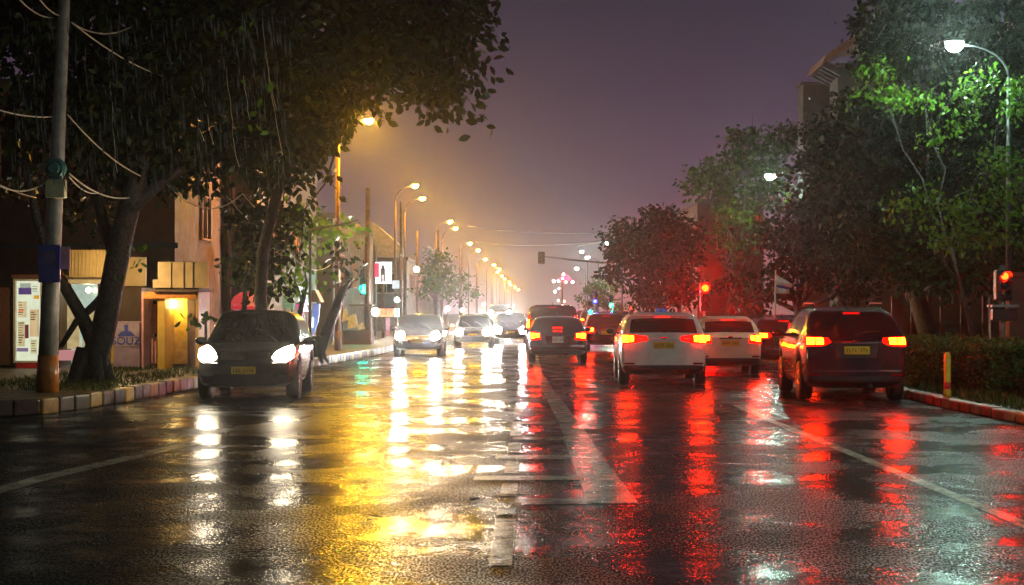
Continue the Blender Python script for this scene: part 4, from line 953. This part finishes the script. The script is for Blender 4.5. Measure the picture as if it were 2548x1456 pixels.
        for q in range(5):
            a = q * 2 * math.pi / 5; e2 = c + V3((.075 * sx, math.cos(a) * Rw * .58, math.sin(a) * Rw * .58)); m.tube([c + V3((.085 * sx, 0, 0)), e2], [.035, .028], 6)
        m.build('rim', RIM, w, smooth=True)
    # mirrors
    for sx in (1, -1):
        m = MB().ball((sx * (W2 + .10), wb - .38, belt + .07), (.11, .075, .075), 12, 8); m.tube([(sx * (W2 - .08), wb - .34, belt + .02), (sx * (W2 + .06), wb - .36, belt + .05)], .03, 6)
        m.build('mirror', pm if col not in ('white', 'cream') else TRIM, root, smooth=True)
    # shut lines and handles on the flanks
    for sx in (1, -1):
        for yh in (1.55, 2.45):
            h, nn, _, _ = bvh.ray_cast(V3((sx * 3, yh, belt - .12)), V3((-sx, 0, 0)))
            if h: MB().box(h + V3((sx * .012, 0, 0)), (.03, .18, .03)).build('door_handle', CHR if col != 'navy' else pm, root, bevel=.006)
    mir = lambda pl: [(-a, b) for a, b in pl]
    # rear end
    tz = belt - .04
    shapes = {'std': [(.56, tz - .16), (.60, tz + .02), (.74, tz + .05), (.93, tz + .06), (.955, tz - .10), (.93, tz - .18)],
              'wide': [(.36, tz - .06), (.38, tz + .02), (.70, tz + .06), (.95, tz + .06), (.965, tz - .08), (.9, tz - .13), (.66, tz - .11)],
              'slim': [(.48, tz - .02), (.52, tz + .05), (.94, tz + .07), (.965, tz - .03), (.90, tz - .10), (.60, tz - .08)],
              'tall': [(.84, tz - .15), (.80, tz + .34), (.88, tz + .35), (.96, tz + .02), (.97, tz - .15)]}
    cores = {'std': [[(.62, tz - .09), (.62, tz), (.72, tz + .01), (.73, tz - .10)], [(.77, tz - .12), (.77, tz + .015), (.90, tz + .02), (.90, tz - .12)]],
             'wide': [[(.68, tz - .08), (.68, tz + .02), (.76, tz + .03), (.76, tz - .09)], [(.79, tz - .10), (.79, tz + .03), (.93, tz + .035), (.93, tz - .10)]],
             'slim': [[(.62, tz - .055), (.62, tz + .035), (.76, tz + .04), (.76, tz - .06)], [(.79, tz - .06), (.79, tz + .04), (.91, tz + .045), (.91, tz - .06)]],
             'tall': [[(.86, tz - .10), (.845, tz + .2), (.88, tz + .2), (.93, tz - .02), (.93, tz - .10)]]}
    if not front:
        for sx in (1, -1):
            sc = lambda pl: [(sx * a * W2, b) for a, b in pl]
            t = conform(bvh, sc(shapes[tails]), -1, L, 'tail_light', TLH, root)
            for cpl in cores[tails]: conform(bvh, sc(cpl), -1, L, 'brake_bulb', TLC if d < 59 else TLC2, t, off=.026)
        zp = tz - .16
        nm = 'number_plate'
        h, nn, _, _ = bvh.ray_cast(V3((0, -3, zp)), V3((0, 1, 0)))
        y0 = h.y if h else 0
        conform(bvh, [(-.34, zp - .13), (.34, zp - .13), (.38, zp + .12), (-.38, zp + .12)], -1, L, 'plate_recess', TRIM if col not in ('white', 'cream') else pm, root, off=.006)
        pl = MB().box((0, y0 - .018, zp), (.44 if plate == 'y' else .34, .02, .14 if plate == 'y' else .19)).build(nm, PLY if plate == 'y' else PLW, root, bevel=.004)
        m = MB()
        for i in range(8):
            if i == 4: continue
            xx = -.17 + i * .048; hh = random.choice((.05, .07)); m.box((xx, y0 - .03, zp + random.uniform(-.01, .01)), (.012, .004, hh))
            m.box((xx + .012, y0 - .03, zp + random.choice((-.028, 0, .028))), (.022, .004, .012))
        m.build('plate_character', MAT['black'], pl)
        MB().box((0, y0 - .022, zp + .12), (.56, .03, .035)).build('plate_trim', CHR if col != 'white' else pm, root, bevel=.008)
        conform(bvh, [(-.05, belt - .075), (.05, belt - .075), (.05, belt - .035), (-.05, belt - .035)], -1, L, 'emblem', CHR, root, off=.016)
        zb2 = .56
        conform(bvh, [(-.80 * W2, zb2 - .012), (.80 * W2, zb2 - .012), (.86 * W2, zb2 + .014), (-.86 * W2, zb2 + .014)], -1, L, 'bumper_crease', CHR if col in ('black', 'navy', 'dark') else pm, root, off=.014)
        for sx in (1, -1): conform(bvh, [(sx * .66 * W2, .47), (sx * .88 * W2, .47), (sx * .88 * W2, .51), (sx * .66 * W2, .51)], -1, L, 'reflector', TLD, root, off=.012, cuts=1)
        if clad: conform(bvh, [(-.70 * W2, .37), (.70 * W2, .37), (.62 * W2, .44), (-.62 * W2, .44)], -1, L, 'diffuser', TRIM, root, off=.010)
        m = MB().tube([(.25, .02, .30), (.25, .3, .32)], .04, 8); m.build('exhaust', CHR, root)
        if high:
            if kind == 'sedan': MB().box((0, .72, belt + .15), (.30, .03, .035)).build('high_brake_light', HBL, root)
            else: MB().box((0, rg1 + .02, H - .055), (.30, .05, .035)).build('high_brake_light', HBL, root, bevel=.008)
        # wiper and spoiler lip
        if kind != 'sedan':
            yw = rg0 + .0
            MB().tube([(0, yw - .03, belt + .07), (.18, yw + .02, belt + .12), (.42, yw + .03, belt + .13)], .012, 5).build('rear_wiper', MAT['black'], root)
            MB().prism([(rg1 - .07, H - .075), (rg1 + .30, H - .012), (rg1 + .30, H + .012), (rg1 - .06, H - .045)], -W2 * .64, W2 * .64, 'X').build('spoiler', pm, root, bevel=.01)
    else:
        hz = hood - .17
        for sx in (1, -1):
            sc = lambda pl: [(sx * a * W2, b) for a, b in pl]
            hp = [(.54, hz - .05), (.60, hz + .04), (.72, hz + .11), (.86, hz + .15), (.925, hz + .09), (.92, hz - .04), (.80, hz - .12), (.64, hz - .12)]
            if rnd: hp = [(.70 + .155 / W2 * math.cos(q * .524), hz + .02 + .14 * math.sin(q * .524)) for q in range(12)]
            hl = conform(bvh, sc(hp), 1, L, 'headlight', heads or HLW, root, off=.018)
            conform(bvh, sc([(.60, .36), (.86, .36), (.86, .47), (.62, .47)]), 1, L, 'fog_lamp_recess', TRIM, root, off=.01)
            if beam:
                ld = bpy.data.lights.new('headlight_beam', 'SPOT'); ld.energy = 25; ld.color = (1, .88, .66) if heads is None else (1, .96, .9); ld.spot_size = R(62); ld.spot_blend = .9; ld.shadow_soft_size = .06
                lo = bpy.data.objects.new('headlight_beam', ld); COL.objects.link(lo); lo.parent = root; lo.location = (sx * .72 * W2, L + .12, hz); lo.rotation_euler = (R(84), 0, 0)
        conform(bvh, [(-.46 * W2, hz - .09), (.46 * W2, hz - .09), (.48 * W2, hz + .04), (-.48 * W2, hz + .04)], 1, L, 'grille', TRIM, root, off=.012)
        conform(bvh, [(-.47 * W2, hz - .12), (.47 * W2, hz - .12), (.47 * W2, hz - .10), (-.47 * W2, hz - .10)], 1, L, 'grille_trim', CHR, root, off=.018)
        conform(bvh, [(-.06, hz - .03), (.0, hz - .06), (.06, hz - .03), (0, hz + .015)], 1, L, 'emblem', CHR, root, off=.024)
        conform(bvh, [(-.62 * W2, .34), (.62 * W2, .34), (.55 * W2, .50), (-.55 * W2, .50)], 1, L, 'lower_grille', TRIM, root, off=.010)
        zp = .56; h, nn, _, _ = bvh.ray_cast(V3((0, L + 3, zp)), V3((0, -1, 0))); y0 = h.y if h else L
        pl = MB().box((0, y0 + .02, zp), (.42, .02, .13)).build('number_plate', PLY if plate == 'y' else PLW, root, bevel=.004)
        m = MB()
        for i in range(8):
            if i == 4: continue
            xx = -.17 + i * .048; m.box((xx, y0 + .032, zp), (.012, .004, random.choice((.05, .07)))); m.box((xx + .012, y0 + .032, zp + random.choice((-.028, 0, .028))), (.022, .004, .012))
        m.build('plate_character', MAT['black'], pl)
        for sx in (-.45, .1): MB().tube([(sx, wb + .02, hood + .06), (sx + .25, wb - .14, hood + .20 * (H - hood) / .5), (sx + .42, wb - .2, hood + .24 * (H - hood) / .5)], .010, 5).build('windscreen_wiper', MAT['black'], root)
    MB().tube([(0, 1.0 if kind != 'sedan' else 1.55, H), (0, .86 if kind != 'sedan' else 1.42, H + .12)], [.018, .006], 6).build('aerial', MAT['black'], root)
    X = PX(px, d) if x is None else x
    if front: root.location = (X, d, 0); off = Matrix.Rotation(R(180) + rz, 3, 'Z') @ V3((0, L, 0)); root.location = V3((X, d, 0)) - off; root.rotation_euler = (0, 0, R(180) + rz)
    else: root.location = (X, d, 0); root.rotation_euler = (0, 0, rz)
    return root

go, gw = 'oncoming cars with headlights on', 'cars waiting with brake lights on'
car('black hatchback with warm glaring headlights, nearest of the oncoming cars', 607, 27, 3.95, 1.80, 1.60, 'black', True, R(3.0), .98, .99, 'hatch', heads=None, group=go, name='hatchback')
car('dark oncoming car with round white headlights, second behind the black hatchback', 1038, 53.8, 4.2, 1.76, 1.48, 'dark', True, R(1), .93, .88, 'hatch', heads=HLC, rnd=True, group=go, name='oncoming_car')
car('grey oncoming car in the dazzle beside the dark van, three headlights glaring close together', 1176, 66.7, 4.2, 1.74, 1.46, 'silver', True, 0, .93, .85, 'hatch', heads=HLC, rnd=True, group=go, name='oncoming_car')
car('dark oncoming car half hidden behind the grey dazzling one', 1270, 75.5, 4.2, 1.74, 1.5, 'dark', True, 0, .93, .80, 'hatch', heads=HLC, rnd=True, group=go, name='oncoming_car')
car('distant oncoming van with one bluish-white glare above the other headlights', 1243, 112, 4.6, 1.9, 2.1, 'silver', True, 0, 1.35, 1.65, 'van', heads=HLB, rnd=True, group=go, name='oncoming_van', beam=False)
car('dark sedan with a small white number plate, braking in front of the dark van', 1388, 46, 4.3, 1.80, 1.42, 'black', False, R(0), .95, .9, 'sedan', 'std', plate='w', group=gw, name='sedan')
car('tall dark maroon van with one tail light showing over the sedan roof', 1375, 58, 4.6, 2.08, 1.84, 'maroon', False, 0, 1.12, 1.0, 'van', 'tall', plate='w', group=gw, name='van')
ws = car('white sports utility car with wide dark-red tail lights and yellow plate', 1652, 32.5, 4.4, 1.88, 1.57, 'white', False, R(-1), 1.08, 1.0, 'hatch', 'wide', group=gw, name='sport_utility_car', wheel_r=.35)
cr = car('cream hatchback between the white car and the near black one', 1817, 37.5, 3.7, 1.62, 1.47, 'cream', False, R(-1), 1.02, .95, 'hatch', 'std', group=gw, name='hatchback')
car('black car half hidden behind the near black car, one slim tail light showing', 1958, 42, 4.1, 1.72, 1.42, 'black', False, 0, .98, .9, 'hatch', 'slim', group=gw, name='waiting_car')
bs = car('near black sports utility car with yellow plate, last in the kerb lane', 2131, 26.7, 4.4, 1.84, 1.66, 'navy', False, R(-2.5), 1.12, 1.05, 'hatch', 'slim', group=gw, name='sport_utility_car', wheel_r=.36)
for nm, px, d, col, tl, kd, lb, hh in (('car', 1510, 61, 'maroon', 'std', 'hatch', 'red-lit car seen close between the sedan and the white car', 1.5), ('car', 1497, 100, 'black', 'slim', 'sedan', 'small red-lit car far up the queue, its tail lights beside the maroon one', 1.45), ('car', 1545, 108, 'dark', 'wide', 'hatch', 'small dark car far up the queue near the far red signal', 1.6), ('car', 1468, 135, 'maroon', 'std', 'hatch', 'tiny red-lit car at the far end of the queue beside the van', 1.6), ('car', 1487, 122, 'dark', 'wide', 'hatch', 'little dark car queueing between the teal signal and the van', 1.55), ('car', 1512, 150, 'maroon', 'std', 'hatch', 'very distant red-lit car under the teal signal', 1.6), ('car', 1452, 165, 'black', 'std', 'hatch', 'very distant dark car just past the van roof edge', 1.7)):
    car(lb, px, d, 4.1, 1.74, hh, col, False, 0, .95, .9, kd, tl, group=gw, name='waiting_car')
# fittings that only some cars have
m = MB().prism([(-.13, 0), (.13, 0), (.12, .06), (.09, .085), (-.09, .085), (-.12, .06)], 1.0, 1.14, 'Y'); m.v = [(a, b, c + 1.585) for a, b, c in m.v]
m.build('roof_sign', E('blue_roof_sign_glow', (.05, .12, .5), .3, base=(.05, .09, .3)), ws, bevel=.015)
for sx in (1, -1):
    MB().tube([(sx * .60, .75, 1.6), (sx * .62, .85, 1.66), (sx * .63, 2.2, 1.67), (sx * .62, 2.35, 1.62)], .016, 6).build('roof_rail', CHR, ws)
    MB().tube([(sx * .59, .75, 1.68), (sx * .61, .85, 1.75), (sx * .62, 2.2, 1.76), (sx * .61, 2.35, 1.70)], .016, 6).build('roof_rail', TRIM, bs)

# ------------------------------------------------------------------ rain-laden air
HAZE_DENSITY = .0006
m, t, b = nodes('rain_haze'); t.nodes.remove(b)
v = t.nodes.new('ShaderNodeVolumePrincipled'); v.inputs['Color'].default_value = (.92, .92, .94, 1); v.inputs['Density'].default_value = HAZE_DENSITY; v.inputs['Anisotropy'].default_value = .93
t.links.new(v.outputs[0], t.nodes['Material Output'].inputs['Volume'])
h = MB().box((0, 440, 17), (400, 930, 36)).build('haze', m); h['kind'] = 'stuff'
